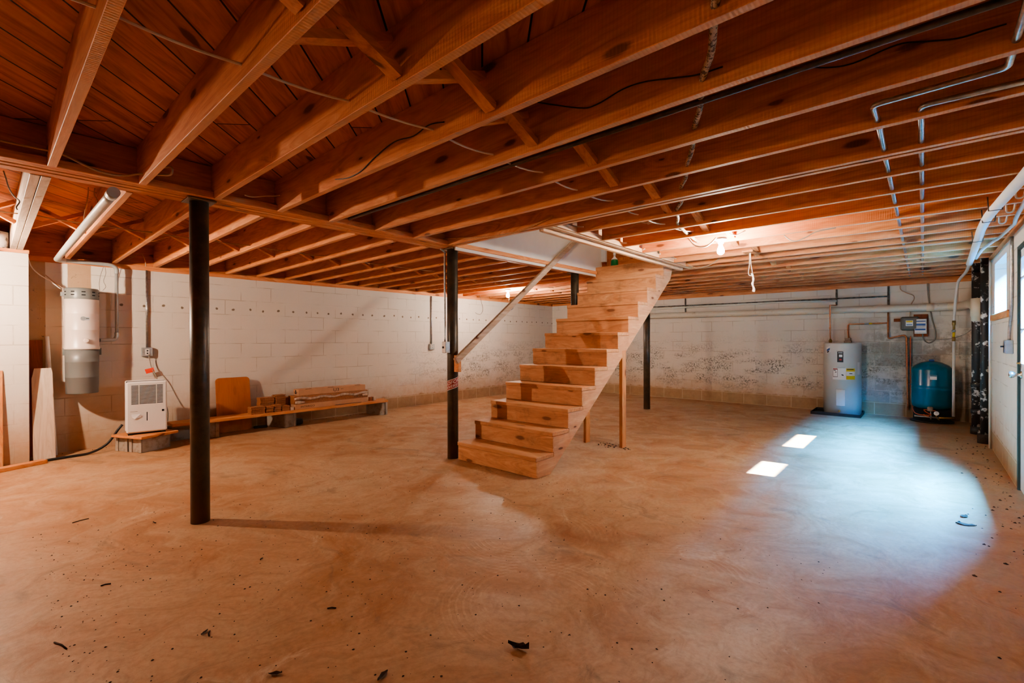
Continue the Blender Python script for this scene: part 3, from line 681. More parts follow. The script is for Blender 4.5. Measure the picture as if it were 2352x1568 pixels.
s = MB(); dbox(s, -.185, .185, -.145, -.115, .02, .60); fr = s.build('front_panel', M['whiteplastic'], dh, .014)
s = MB(); dbox(s, -.178, .178, -.115, .05, .012, .595); s.build('dark_casing', M['black'], dh, .004)
s = MB(); dbox(s, -.185, .185, .05, .14, .015, .60); s.build('rear_shell', M['whiteplastic'], dh, .012)
s = MB()
for j in range(15):
    z = .345+j*.0145
    for a, b in ((-.14, -.076), (-.068, .082), (.09, .146)): dbox(s, a, b, -.1462, -.144, z, z+.0075)
s.build('louvre_slot', M['hole'], fr)
s = MB(); dbox(s, -.004, .004, -.1462, -.144, .15, .25); s.build('water_gauge', M['hole'], fr)
s = MB(); dbox(s, .135, .158, -.1462, -.144, .245, .268); s.build('badge', M['hole'], fr)
s = MB(); dbox(s, -.15, -.085, -.1455, -.144, .262, .266); s.build('print_line', M['greycable'], fr)
s = MB(); s.add([DM @ Vector(v) for v in ((-.135, -.147, .20), (-.06, -.16, .235), (-.05, -.149, .195), (-.11, -.155, .18), (-.14, -.148, .235))], [(0, 3, 1, 4), (3, 2, 1)]); s.build('torn_label', M['paper'], fr)
s = MB()
for x in (-.15, .15):
    for y in (-.12, .11): dbox(s, x-.02, x+.02, y-.015, y+.015, 0, .02)
s.build('foot', M['black'], dh)

# ------------------------------------------------------------------ plank bench along the left wall
cinder('grey concrete block at the near end under the long plank', TR(-7.045, 1.965, math.radians(-12)+PI, 0), .27, .19, .215)
cinder('plain grey concrete block under the middle of the long plank', TR(-7.11, 2.905, math.radians(15)+PI, 0), .38, .19, .20)
cinder('grey concrete block under the far end of the long plank', TR(-7.02, 4.45, math.radians(12)+PI, 0), .36, .125, .205)
PZ = .217
tag(MB().prism([(-6.785, 1.50), (-7.06, 1.50), (-7.06, 4.62), (-6.785, 4.52)], 'Z', PZ, PZ+.036).build('plank', M['plankY'], None, .003), 'long orange plank bench resting on concrete blocks along the left wall', 'plank')
pz = PZ+.0365
po = MB()
rc = []
W2, H2, cr = .215, .745, .05
for cx, cy, a0 in ((W2-cr, .0+cr, -90), (W2-cr, H2-cr, 0), (-W2+cr, H2-cr, 90), (-W2+cr, cr, 180)):
    for j in range(6): a = math.radians(a0+j*18); rc.append((cx+cr*math.cos(a), cy+cr*math.sin(a)))
po.prism(rc, 'X', -.009, .009)
o = po.build('varnished_board', M['ply'], None, .002); o.matrix_world = Matrix.Translation((-7.15, 2.30, 0.005)) @ Matrix.Rotation(math.radians(-7), 4, 'Y')
tag(o, 'varnished orange brown wood panel with rounded corners leaning behind the plank', 'panel')
# stacks of wood tiles
def stack(name, x, y0, y1, d, z0, n, h, lab):
    t = thing(name, lab, 'tile stack', (x-d/2, (y0+y1)/2, z0), 'stacked wood tiles on the plank')
    rr = random.Random(int(y0*100+z0*1000))
    for j in range(n):
        e = rr.uniform(-.006, .006); f = rr.uniform(-.006, .006)
        MB().box(x-d+e, x+e, y0+f, y1+f-.004, z0+j*h, z0+(j+1)*h-.002).build('tile', M['tilewood'], t)
TX = -6.83
stack('tile_stack', TX, 2.395, 2.575, .13, pz, 8, .0125, 'low wide stack of brown wood tiles beside the varnished panel')
stack('tile_stack', TX, 2.59, 2.69, .11, pz, 7, .0125, 'narrow low stack of wood tiles, second from the panel')
stack('tile_stack', TX-.01, 2.70, 2.80, .12, pz, 8, .0125, 'stack of wood tiles with loose edges, third from the panel')
stack('tile_stack', TX-.005, 2.81, 2.915, .12, pz, 6, .0125, 'stack of wood tiles nearest the cardboard boxes')
stack('tile_stack', TX-.125, 2.56, 2.75, .13, pz, 16, .0125, 'tall back stack of wood tiles behind the low ones')
stack('tile_stack', TX-.12, 2.76, 2.90, .13, pz, 18, .0125, 'tallest back stack of wood tiles touching the wall side')
tag(MB().box(TX-.045, TX, 2.925, 2.965, pz, pz+.045).build('wood_offcut', M['greyboard'], None, .002), 'small pale wood offcut between the tiles and the boxes', 'offcut')
tag(MB().box(TX-.10, TX-.055, 4.235, 4.285, pz, pz+.062).build('tile_offcut', M['tilewood'], None, .002), 'small dark block of wood at the far end of the plank', 'offcut')
tag(MB().box(TX-.11, TX-.05, 4.295, 4.35, pz, pz+.066).build('tile_offcut', M['greyboard'], None, .002), 'small grey block beside the dark one at the plank end', 'offcut')
# flat cardboard boxes
bx = thing('flat_box', 'long open brown cardboard carton lying on the plank, bottom of the pile', 'box', (-6.93, 3.57, pz))
MB().box(-7.04, -6.83, 2.985, 4.17, pz, pz+.075).build('carton', M['card'], bx, .003)
MB().box(-6.8296, -6.8288, 3.6, 4.05, pz+.004, pz+.010).build('print_line', M['cardink'], bx)
MB().text('INTERGO', .05, lambda u, v: Vector((-6.8292, 3.17+u*1.0, pz+.034+v*.7))).build('lettering', M['cardink'], bx)
bx = thing('flat_box', 'brown board pack in clear plastic wrap, middle of the carton pile', 'box', (-6.94, 3.57, pz+.0755))
MB().box(-7.04, -6.845, 2.975, 4.175, pz+.0755, pz+.195).build('carton', M['tilewood'], bx, .004)
m = MB()
rr = random.Random(3); pts = []
for j in range(25): pts.append((-6.845+.012*math.sin(j*1.7)*rr.random(), 2.98+1.19*j/24, pz+.15+.012*math.sin(j*.9)))
m.tube(pts, [.016+.006*rr.random() for _ in pts], 8)
m.tube([(-6.846, 2.99, pz+.10), (-6.836, 3.06, pz+.098), (-6.848, 3.13, pz+.10)], [.02, .026, .012], 8)
m.tube([(-6.848, 4.07, pz+.12), (-6.838, 4.13, pz+.125), (-6.848, 4.175, pz+.125)], [.014, .03, .018], 8)
m.build('plastic_wrap', M['film'], bx)
MB().text('ORGO', .045, lambda u, v: Vector((-6.8445, 4.0+u*1.1, pz+.105+v*.7))).build('lettering', M['cardink'], bx)
bx = thing('flat_box', 'closed brown cardboard box marked U3 on top of the carton pile', 'box', (-6.93, 3.60, pz+.1955))
MB().box(-7.02, -6.855, 3.045, 4.135, pz+.1955, pz+.285).build('carton', M['card'], bx, .003)
MB().text('U3', .085, lambda u, v: Vector((-6.8545, 3.63+u, pz+.238+v*.8))).text('971', .032, lambda u, v: Vector((-6.8545, 3.73+u, pz+.243+v*.8))).build('lettering', M['cardink'], bx)
m = MB()
e0 = lambda u, v: Vector((-6.95+u, 3.0445, pz+.24+v))
m.tube([e0(.045*math.cos(math.radians(a)), .018+.04*math.sin(math.radians(a))) for a in range(190, 351, 16)], .004, 6)
m.tube([e0(-.005, -.02), e0(-.005, .035)], .006, 6).tube([e0(.012, -.015), e0(.012, .03)], .006, 6)
m.build('hook_emblem', M['cardink'], bx)
m = MB()
for y in (3.15, 3.50, 3.95): m.box(-6.875, -6.853, y, y+.09, pz+.284, pz+.287)
m.build('tape_scuff', M['cardink'], bx)
bx = thing('flat_box', 'short brown box end standing behind the wrapped pack next to the tiles', 'box', (-7.08, 2.95, pz))
MB().box(-7.14, -7.045, 2.935, 3.0, pz, pz+.17).build('carton', M['card'], bx, .003)
tag(MB().lathe([(.0, 0), (.13, 0), (.14, .02), (.13, .07), (.09, .075)], (-7.12, 3.08, .001), 24).build('black_tub', M['black']), 'low black rubber tub on the floor under the plank', 'tub')
tag(MB().box(-.13, .05, -.03, .03, 0, .03, TR(-7.17, 2.68, math.radians(78))).build('black_bar', M['black'], None, .008), 'black flat bar on the floor left of the middle concrete block', 'bar')
tag(MB().box(-7.28, -7.07, 1.50, 1.81, .16, .195).box(-7.28, -7.07, 1.52, 1.79, .0, .16).build('scrap_block', M['concrete'], None, .005), 'dark stained block with a scrap board behind the near post, next to the wall', 'block')

# ------------------------------------------------------------------ water heater and pressure tank
hx, hy, hr_ = -1.02, 9.55, .262
pan = thing('drain_pan', 'shallow black square drain pan under the water heater', 'pan', (-1.12, 9.55, 0))
MB().box(-1.43, -.745, 9.25, 9.86, 0.001, .012).build('base', M['black'], pan)
m = MB()
m.box(-1.43, -.745, 9.25, 9.262, .012, .05).box(-1.43, -.745, 9.848, 9.86, .012, .05).box(-1.43, -1.418, 9.262, 9.848, .012, .05).box(-.757, -.745, 9.262, 9.848, .012, .05)
m.build('rim', M['black'], pan, .003)
wh = thing('water_heater', 'grey cylindrical electric water heater with yellow label against the back wall', 'water heater', (hx, hy, .0125))
MB().lathe([(hr_, .0125), (hr_, 1.18), (hr_*.985, 1.195), (hr_*.9, 1.202)], (hx, hy, 0), 48).build('tank', M['heater'], wh)
A = -PI/2
def hp(name, mat, a0, a1, z0, z1, r=1.004, parent=None): return MB().patch((hx, hy), hr_*r, A+a0, A+a1, z0, z1, 8).build(name, mat, parent or wh)
def hpanel(a0, a1, z0, z1):
    m = MB(); n_ = 8; vs = []
    for i_ in range(n_+1):
        t = A+a0+(a1-a0)*i_/n_
        for r_, z in ((hr_, z0), (hr_+.014, z0+.008), (hr_+.014, z1-.008), (hr_, z1)): vs.append((hx+r_*math.cos(t), hy+r_*math.sin(t), z))
    fs = [(4*i_+j, 4*i_+4+j, 4*i_+5+j, 4*i_+1+j) for i_ in range(n_) for j in range(3)] + [(0, 1, 2, 3), (4*n_+3, 4*n_+2, 4*n_+1, 4*n_)]
    return m.add(vs, fs)
up = hpanel(-.19, .235, .80, 1.075).build('upper_access_panel', M['heater'], wh)
bl = hp('black_label', M['inkblack'], -.14, .16, .885, 1.06, 1.058, up)
hp('label_print', M['paper'], -.09, .12, 1.035, 1.043, 1.062, bl); hp('label_print', M['paper'], -.05, .11, .97, 1.01, 1.062, bl); hp('red_mark', M['inkred'], -.04, .08, .915, .94, 1.062, bl)
hpanel(-.19, .235, .165, .44).build('lower_access_panel', M['heater'], wh)
lab = hp('rating_label', M['paper'], -.41, .30, .60, .785, 1.003)
hp('label_border', M['inkblack'], -.385, -.13, .64, .78, 1.005, lab); hp('label_field', M['paper'], -.37, -.145, .648, .762, 1.007, lab); hp('red_strip', M['inkred'], -.37, -.145, .765, .777, 1.007, lab)
for a0, a1, z in ((-.35, -.23, .745), (-.27, -.19, .715), (.06, .16, .675), (.09, .18, .665)): hp('label_print', M['inkblack'], a0, a1, z, z+.012, 1.008, lab)
ye = hp('yellow_label', M['yellow'], .31, .80, .605, .785, 1.004); hp('white_band', M['paper'], .32, .79, .665, .735, 1.006, ye); hp('label_print', M['inkblack'], .34, .72, .762, .776, 1.006, ye); hp('label_print', M['inkblack'], .47, .64, .695, .708, 1.008, ye)
hp('white_label', M['paper'], 1.0, 1.24, .685, .885, 1.003)
em = MB().patch((hx, hy), hr_*1.003, A-.86, A-.56, 1.035, 1.135, 8, slope=.03).build('round_sticker', M['paper'], wh)
MB().patch((hx, hy), hr_*1.005, A-.83, A-.59, 1.07, 1.105, 8, slope=.03).build('sticker_stripe', M['inkblue'], em)
MB().patch((hx, hy), hr_*1.005, A-.80, A-.64, 1.04, 1.065, 8, slope=.02).build('sticker_stripe', M['inkblack'], em)
MB().lathe([(.017, 0), (.017, .025), (.010, .03)], (0, 0, 0), 14, Matrix.Translation((hx-.01, hy-hr_+.004, .085)) @ Matrix.Rotation(PI/2, 4, 'X')).build('drain_valve', M['brass'], wh)
MB().box(hx+.03, hx+.13, hy-.06, hy+.04, 1.2, 1.235).box(hx+.04, hx+.12, hy-.05, hy+.02, 1.235, 1.285).build('top_valve', M['dullpipe'], wh, .004)
MB().lathe([(.022, 1.2), (.026, 1.24), (.012, 1.27)], (hx-.165, hy, 0), 12).build('inlet_nut', M['brass'], wh)
MB().lathe([(.022, 1.2), (.022, 1.24), (.012, 1.25)], (hx+.10, hy+.06, 0), 12).build('outlet_nut', M['brass'], wh)
# copper feed of the heater
cp = thing('copper_pipe', 'copper pipe rising from the left of the water heater to the drain pipe', 'pipe', (hx-.165, hy, 1.27))
MB().tube(smooth_path([(hx-.165, hy, 1.265), (hx-.17, hy, 1.5), (hx-.17, hy, 1.81), (hx-.165, hy+.02, 1.84), (hx-.12, hy+.22, 1.85), (hx-.11, hy+.25, 1.86)], 3), .011, 10).build('pipe', M['copper'], cp)
MB().tube([(hx-.17, hy, 1.44), (hx-.17, hy, 1.47)], .015, 10).build('coupling', M['copper'], cp)
cp = thing('copper_pipe', 'copper pipe running from the heater top across the wall and down beside the tank', 'pipe', (-.4, 9.8, .1))
MB().tube(smooth_path([(hx+.10, hy+.06, 1.25), (hx+.07, hy+.15, 1.30), (-.965, 9.80, 1.36), (-.968, 9.80, 1.47), (-.955, 9.80, 1.513), (-.91, 9.80, 1.518), (-.65, 9.80, 1.522), (-.435, 9.80, 1.526)], 3), .011, 10).build('pipe', M['copper'], cp)
MB().tube([(-.74, 9.8, 1.521), (-.68, 9.8, 1.522)], .015, 10).build('union', M['galv'], cp)
MB().tube([(-.68, 9.8, 1.522), (-.64, 9.8, 1.5225)], .0135, 10).build('yellow_tape', M['yellow'], cp)
MB().tube([(-.43, 9.8, 1.70), (-.43, 9.8, 1.30)], .013, 10).build('riser', M['copper'], cp)
MB().tube(smooth_path([(-.43, 9.8, 1.305), (-.42, 9.8, 1.278), (-.38, 9.8, 1.286), (-.26, 9.8, 1.318), (-.225, 9.8, 1.318), (-.205, 9.8, 1.29), (-.20, 9.8, 1.2), (-.19, 9.8, .6), (-.183, 9.8, .12)], 4), .0125, 10).build('loop', M['copper'], cp)
tag(MB().tube([(-.155, 9.835, 1.28), (-.150, 9.835, .35), (-.12, 9.80, .20), (-.05, 9.7, .12), (.03, 9.3, .115), (.07, 9.28, .115)], .010, 10).build('copper_tube', M['copper']), 'second thin copper tube beside the copper downpipe left of the teal tank', 'pipe')
# pressure tank
tx, ty, tr_ = .098, 9.605, .243
pt = thing('pressure_tank', 'teal blue enamel pressure tank on a black base in the back corner', 'tank', (tx, ty, 0))
MB().lathe([(.255, .001), (.255, .02), (.235, .026), (.218, .03), (.215, .20)], (tx, ty, 0), 40).build('base', M['black'], pt)
MB().lathe([(.12, .19), (.20, .205), (.233, .235), (tr_, .28), (tr_, .50), (tr_*1.015, .51), (tr_, .52), (tr_, .545), (tr_*1.015, .555), (tr_, .565), (tr_, .78), (.236, .815), (.20, .86), (.12, .905), (.04, .925)], (tx, ty, 0), 48).build('tank', M['teal'], pt)
MB().lathe([(.032, .92), (.032, .945), (.026, .95)], (tx, ty, 0), 18).build('cap', M['inkblue'], pt)
lb = MB().patch((tx, ty), tr_*1.004, A-.09, A+.23, .655, .722, 6).build('white_label', M['paper'], pt)
MB().patch((tx, ty), tr_*1.006, A-.085, A+.225, .704, .72, 6).build('label_stripe', M['teal'], lb)
mn = thing('pipe_manifold', 'brass pipe fittings with grey switch and round gauge before the teal tank', 'valve', (.1, 9.28, .06))
MB().tube([(-.10, 9.30, .105), (.17, 9.30, .10)], .012, 10).build('manifold', M['galv'], mn)
MB().tube([(.17, 9.30, .10), (.30, 9.38, .098), (.335, 9.42, .098)], .014, 10).build('bronze_pipe', M['brass'], mn)
MB().tube([(.085, 9.30, .07), (.085, 9.30, .20)], .009, 10).build('stub', M['galv'], mn)
MB().lathe([(.032, .19), (.034, .20), (.034, .245), (.02, .255)], (.08, 9.30, 0), 18).build('pressure_switch', M['greycable'], mn)
gg = MB().lathe([(.030, 0), (.031, .012), (.028, .016)], (0, 0, 0), 20, Matrix.Translation((.148, 9.295, .165)) @ Matrix.Rotation(PI/2, 4, 'X')).build('gauge', M['paper'], mn)
MB().beam((.148, 9.2785, .165), (.152, 9.2785, .185), .003, .002, (0, 1, 0)).build('needle', M['inkblack'], gg)
MB().tube([(.148, 9.30, .10), (.148, 9.30, .14)], .007, 8).build('gauge_stem', M['brass'], mn)
MB().tube([(.15, 9.29, .09), (.18, 9.27, .075)], .005, 8).build('drain_cock', M['brass'], mn)
tag(MB().tube(smooth_path([(-.15, 9.79, 1.31), (-.15, 9.80, .7), (-.14, 9.78, .32), (-.11, 9.4, .17), (-.06, 9.29, .135), (.02, 9.285, .128), (.09, 9.285, .14), (.04, 9.285, .17), (.01, 9.285, .205), (.05, 9.285, .21), (.10, 9.29, .20), (.14, 9.29, .205)], 6), .0055, 8).build('orange_wire', M['redrope']), 'orange wire looping from the control box down to the pressure switch', 'wire')
# white water pipe with brass fittings
wp = thing('water_pipe', 'white water pipe from the tank with brass fittings rising to the ceiling', 'pipe', (.33, 9.45, .1))
MB().tube([(.335, 9.43, .12), (.338, 9.45, 1.24)], .017, 12).build('lower_pipe', M['whitepipe'], wp)
MB().tube([(.338, 9.45, 1.23), (.338, 9.45, 1.29)], .021, 12).build('lower_fitting', M['brass'], wp)
MB().tube([(.338, 9.45, 1.29), (.339, 9.45, 1.36)], .016, 12).build('yellow_sleeve', M['yellow'], wp)
MB().tube([(.339, 9.45, 1.36), (.339, 9.45, 1.375), (.339, 9.45, 1.39), (.34, 9.45, 1.40)], [.017, .024, .024, .015], 12).build('shut_off', M['galv'], wp)
MB().tube([(.34, 9.45, 1.40), (.34, 9.45, 1.46), (.34, 9.45, 1.475), (.34, 9.45, 1.53)], [.015, .015, .022, .022], 12).build('upper_fitting', M['brass'], wp)
MB().tube(smooth_path([(.34, 9.45, 1.52), (.355, 9.45, 1.8), (.372, 9.45, 2.02), (.385, 9.42, 2.10), (.41, 9.3, 2.145), (.425, 8.9, 2.155), (.428, 8.5, 2.155), (.418, 7.9, 2.165)], 6), .017, 12).build('upper_pipe', M['whitepipe'], wp)
MB().tube(smooth_path([(.418, 7.9, 2.17), (.40, 7.0, 2.172), (.374, 5.92, 2.172), (.362, 5.5, 2.17), (.360, 4.98, 2.165), (.375, 4.67, 2.17), (.41, 4.07, 2.172), (.424, 3.88, 2.173), (.45, 3.3, 2.18), (.47, 2.6, 2.19)], 6), .030, 14).build('ceiling_run', M['whitepipe'], wp)
m = MB()
for y in (5.92, 4.98, 4.55): m.tube([(.33, y, 2.232), (.335, y, 2.135), (.40, y, 2.135), (.41, y, 2.232)], .004, 6)
m.build('hanger', M['dullpipe'], wp)
tag(MB().tube(smooth_path([(.46, 7.6, 2.19), (.462, 6.9, 2.19), (.50, 6.4, 2.192), (.524, 6.18, 2.19), (.545, 5.6, 2.185), (.549, 5.47, 2.185), (.53, 5.2, 2.18), (.518, 4.72, 2.19), (.50, 3.9, 2.2)], 6), .013, 10).build('flexible_conduit', M['whitepipe']), 'thin pale flexible conduit beside the white water pipe under the ceiling', 'conduit')
for i_, y in enumerate((4.43, 4.89, 5.33)):
    tag(MB().tube(smooth_path([(.50, y+.05, 2.24), (.49, y+.06, 2.19), (.46, y+.07, 2.19), (.455, y+.06, 2.24)], 4), .006, 8).build('cable_loop', M['cable']), 'short white cable loop hanging by the right wall, %s of three' % ('nearest', 'middle', 'farthest')[i_], 'cable', 'cable loops by the right wall')
# soil pipes
sp = thing('soil_pipe', 'wide black soil pipe with peeling white paint in the back right corner', 'pipe', (.535, 8.72, 0))
MB().tube([(.535, 8.72, 0), (.535, 8.72, .10)], .063, 20).build('foot', M['peel'], sp)
MB().tube([(.535, 8.72, .09), (.535, 8.72, 2.47)], .052, 20).build('pipe', M['peel'], sp)
m = MB()
for z in (.27, .62): m.tube([(.535, 8.72, z), (.535, 8.72, z+.06)], .060, 20)
m.build('hub', M['peel'], sp)
MB().tube([(.535, 8.72, 1.50), (.535, 8.72, 1.56), (.535, 8.72, 1.561), (.535, 8.72, 1.80)], [.0575, .0575, .063, .063], 20).build('collar', M['collar'], sp)
sp = thing('soil_pipe', 'narrower black pipe with peeling white paint nearest the door', 'pipe', (.555, 8.0, 0))
MB().tube([(.555, 8.0, .10), (.555, 8.0, 2.47)], .036, 18).build('pipe', M['peel'], sp)
MB().tube([(.555, 8.0, 0), (.555, 8.0, .11)], .062, 18).build('foot', M['dirt'], sp)
tag(MB().tube([(.578, 7.67, .0), (.578, 7.67, 2.17)], .012, 10).build('conduit', M['paintedpipe']), 'thin white painted conduit on the right wall beside the black pipes', 'conduit')
# big drain along the back wall
dp = thing('drain_pipe', 'long white painted drain pipe along the top of the back wall', 'pipe', (-3.0, 9.79, 1.72))
MB().tube([(-6.6, 9.79, 1.80), (.28, 9.79, 1.755), (.40, 9.75, 1.753)], .058, 18).build('pipe', M['paintedpipe'], dp)
MB().tube([(.04, 9.79, 1.757), (.13, 9.79, 1.756)], .063, 18).build('coupling', M['collar'], dp)
MB().tube(smooth_path([(.30, 9.79, 1.755), (.42, 9.66, 1.755), (.50, 9.3, 1.76), (.53, 8.9, 1.70), (.535, 8.76, 1.66)], 5), [.06]*21, 16).build('elbow', M['collar'], dp)
tag(MB().tube([(-6.6, 9.84, 2.03), (-4.41, 9.84, 1.985), (-.43, 9.84, 1.965)], .012, 10).build('dark_pipe', M['agedpipe']), 'thin dark pipe near the top of the back wall, uppermost of the horizontal pipes', 'pipe')
tag(MB().tube([(-6.6, 9.85, 1.93), (-3.78, 9.85, 1.945), (-2.0, 9.85, 1.955), (-1.13, 9.85, 1.93)], .021, 10).build('painted_pipe', M['paintedpipe']), 'thin white painted pipe just above the wide drain pipe on the back wall', 'pipe')
for x, z0, lab_ in ((-3.785, 1.74, 'dark vertical strap pipe on the back wall behind the stairs side'), (-1.135, 1.86, 'dark vertical pipe on the back wall above the water heater'), (-.43, 1.70, 'dark vertical pipe on the back wall above the copper riser')):
    tag(MB().tube([(x, 9.855, z0), (x, 9.855, 2.133)], .014, 10).build('vertical_pipe', M['agedpipe']), lab_, 'pipe')
# electrical boxes on the back wall
eb = thing('switch_cover', 'grey brown pressure control box on the back wall left of the blue one', 'box', (-.165, 9.83, 1.36))
MB().box(-.275, -.045, 9.79, YB, 1.40, 1.62).build('cover', M['boxdark'], eb, .02)
MB().box(-.24, -.08, 9.784, 9.79, 1.43, 1.59).build('face', M['boxdark'], eb, .004)
lb = MB().box(-.21, -.12, 9.782, 9.7835, 1.47, 1.56).build('label', M['paper'], eb)
MB().box(-.205, -.125, 9.7805, 9.7815, 1.53, 1.555).build('label_print', M['yellow'], lb); MB().box(-.20, -.13, 9.7805, 9.7815, 1.485, 1.497).build('label_print', M['inkblue'], lb)
MB().box(-.36, -.277, 9.845, YB, 1.545, 1.595).build('mount_block', M['redwood'], eb, .002)
eb = thing('control_box', 'grey control box with blue and white label on a brown board', 'box', (-.0, 9.83, 1.36))
MB().box(-.115, .06, 9.85, YB-.001, 1.30, 1.655).build('back_board', M['redwood'], eb, .002)
MB().box(-.105, .045, 9.79, 9.85, 1.345, 1.58).build('case', M['boxsteel'], eb, .004)
lb = MB().box(-.10, .03, 9.787, 9.789, 1.37, 1.575).build('label', M['paper'], eb)
for z0, z1, mt in ((1.535, 1.55, 'inkblue'), (1.475, 1.505, 'inkblue'), (1.435, 1.475, 'boxsteel'), (1.40, 1.428, 'inkblue')): MB().box(-.098, .028, 9.7855, 9.7865, z0, z1).build('label_print', M[mt], lb)
tag(MB().tube(smooth_path([(.05, 9.83, 2.14), (.06, 9.84, 1.95), (.075, 9.85, 1.80), (.10, 9.86, 1.6), (.135, 9.86, 1.42), (.145, 9.86, 1.30), (.12, 9.86, 1.23), (.065, 9.86, 1.20), (.015, 9.86, 1.24), (-.005, 9.85, 1.32), (-.005, 9.83, 1.35)], 5), .009, 8).build('cable', M['greycable']), 'grey cable looping down from the joists into the control box', 'cable')
tag(MB().tube(smooth_path([(-.28, 9.86, 2.13), (-.27, 9.86, 2.06), (-.19, 9.86, 2.0), (-.12, 9.86, 1.96), (-.11, 9.86, 1.9), (-.15, 9.86, 1.80), (-.16, 9.83, 1.62)], 5), .007, 8).build('cable', M['tancable']), 'tan cable dropping from the joists to the pressure control box', 'cable')
tag(MB().tube(smooth_path([(-.20, 9.87, 1.27), (0, 9.87, 1.25), (.18, 9.87, 1.255), (.33, 9.8, 1.27), (.45, 9.4, 1.33), (.50, 8.8, 1.40)], 5), .004, 8).build('ground_wire', M['greycable']), 'thin grey ground wire running across the back wall to the soil pipe', 'wire')
# switch on the right wall
sw = thing('light_switch', 'steel switch box under a conduit on the right wall beside the door', 'switch', (.575, 6.12, 1.13))
MB().box(XR-.05, XR, 5.98, 6.13, 1.13, 1.25).build('box', M['boxsteel'], sw, .004)
MB().box(XR-.054, XR-.05, 6.0, 6.11, 1.14, 1.24).build('cover', M['galv'], sw)
MB().box(XR-.075, XR-.054, 6.05, 6.06, 1.185, 1.20).build('toggle', M['black'], sw)
MB().tube(smooth_path([(XR-.02, 6.06, 1.25), (XR-.018, 6.05, 1.35), (XR-.014, 6.0, 1.50), (XR-.012, 5.98, 1.7), (XR-.012, 5.98, 2.16)], 4), .012, 10).build('conduit', M['galv'], sw)
# switch on the second post
sw = thing('light_switch', 'steel switch box clamped to the post at the foot of the stairs', 'switch', (-3.80, 3.235, 1.13))
MB().box(-3.815, -3.755, 3.205, 3.265, 1.125, 1.245).build('box', M['boxsteel'], sw, .003)
MB().box(-3.812, -3.758, 3.202, 3.205, 1.13, 1.24).build('cover', M['whiteplastic'], sw)
MB().box(-3.79, -3.782, 3.185, 3.202, 1.175, 1.195).build('toggle', M['black'], sw)
MB().tube(smooth_path([(-3.80, 3.235, 1.24), (-3.815, 3.245, 1.45), (-3.82, 3.25, 1.7), (-3.82, 3.25, 2.15), (-3.815, 3.25, 2.19), (-3.83, 3.20, 2.225)], 4), .010, 10).build('conduit', M['galv'], sw)

# ------------------------------------------------------------------ ceiling pipes and wires
ZP = 2.262
def hp2(name, lab_, pts, r, mat, n=10): return tag(MB().tube(pts, r, n).build(name, mat), lab_, 'pipe')
def ell(pts, r=.05):   # round the corners of a pipe run
    out = [Vector(pts[0])]
    for a, b, c_ in zip(pts[:-2], pts[1:-1], pts[2:]):
        a, b, c_ = Vector(a), Vector(b), Vector(c_); u = (a-b).normalized(); w_ = (c_-b).normalized()
        for q in range(5): t = q/4; out.append((b+u*r)*(1-t)**2+b*2*t*(1-t)+(b+w_*r)*t*t)
    return out+[Vector(pts[-1])]
hp2('water_tube', 'shiny metal pipe through the joists, left of the parallel pair at right', ell([(.235, 1.6, ZP+.02), (.235, 2.50, ZP), (-.163, 2.52, ZP), (-.155, 2.75, ZP), (-.155, 9.3, ZP-.004), (-.158, 9.5, ZP-.02)], .03), .0125, M['galv'])
hp2('water_tube', 'shiny metal pipe through the joists, right of the parallel pair at right', ell([(.62, 2.70, ZP), (-.008, 2.665, ZP), (-.006, 2.9, ZP), (-.006, 9.6, ZP)], .03), .0125, M['galv'])
hp2('iron_pipe', 'long dark iron pipe running along a joist face right of the beam', [(.60, 2.015, 2.268), (-1.4, 2.02, 2.272), (-3.60, 2.025, 2.276)], .013, M['dullpipe'])
m = MB().tube(smooth_path([(-.42, 1.34, 2.275), (-.485, 1.5, 2.272), (-.56, 1.7, 2.275), (-.65, 1.872, 2.285), (-.74, 2.1, 2.285), (-.838, 2.3, 2.298), (-.93, 2.52, 2.285), (-1.031, 2.712, 2.28), (-1.13, 2.95, 2.288), (-1.24, 3.15, 2.295), (-1.34, 3.42, 2.285), (-1.44, 3.57, 2.27), (-1.52, 3.8, 2.262), (-1.60, 4.0, 2.265), (-1.68, 4.43, 2.265), (-1.74, 4.9, 2.265)], 4), .0135, 10)
tag(m.build('armored_cable', M['rustpipe']), 'corroded armoured cable passing diagonally through the joists toward the bulb', 'cable')
# white cable through the right bay joists
pts = []
hole = [(-1.95, .25, 2.31), (-1.906, .64, 2.29), (-1.865, 1.047, 2.295), (-1.808, 1.467, 2.295), (-1.787, 1.872, 2.288), (-1.77, 2.3, 2.300), (-1.79, 2.712, 2.293), (-1.758, 3.15, 2.31), (-1.76, 3.57, 2.29), (-1.72, 4.0, 2.285), (-1.62, 4.42, 2.28)]
for q, (a, b) in enumerate(zip(hole[:-1], hole[1:])):
    a = Vector(a); b = Vector(b); sag = .012 if q < 3 else .02
    for j in range(6):
        t = j/6; p = a.lerp(b, t); p.z -= sag*4*t*(1-t); pts.append(p)
pts.append(Vector(hole[-1])); pts = [Vector((-2.02, -.14, 2.32))]+pts
tag(MB().tube(pts, .0055, 8).build('cable', M['cable']), 'white cable threaded through the joists right of the beam, sagging between them', 'cable')
pts = []
hole = [(-5.33, -.1, 2.27), (-5.31, .25, 2.265), (-5.30, .64, 2.26)]+[(-5.3+.02*math.sin(q), y-.02, 2.258) for q, y in enumerate(LY) if y > 1]
for a, b in zip(hole[:-1], hole[1:]):
    a = Vector(a); b = Vector(b)
    for j in range(5):
        t = j/5; p = a.lerp(b, t); p.z -= .012*4*t*(1-t); pts.append(p)
tag(MB().tube(pts, .005, 8).build('cable', M['tancable']), 'thin tan cable threaded through the joists left of the beam', 'cable')
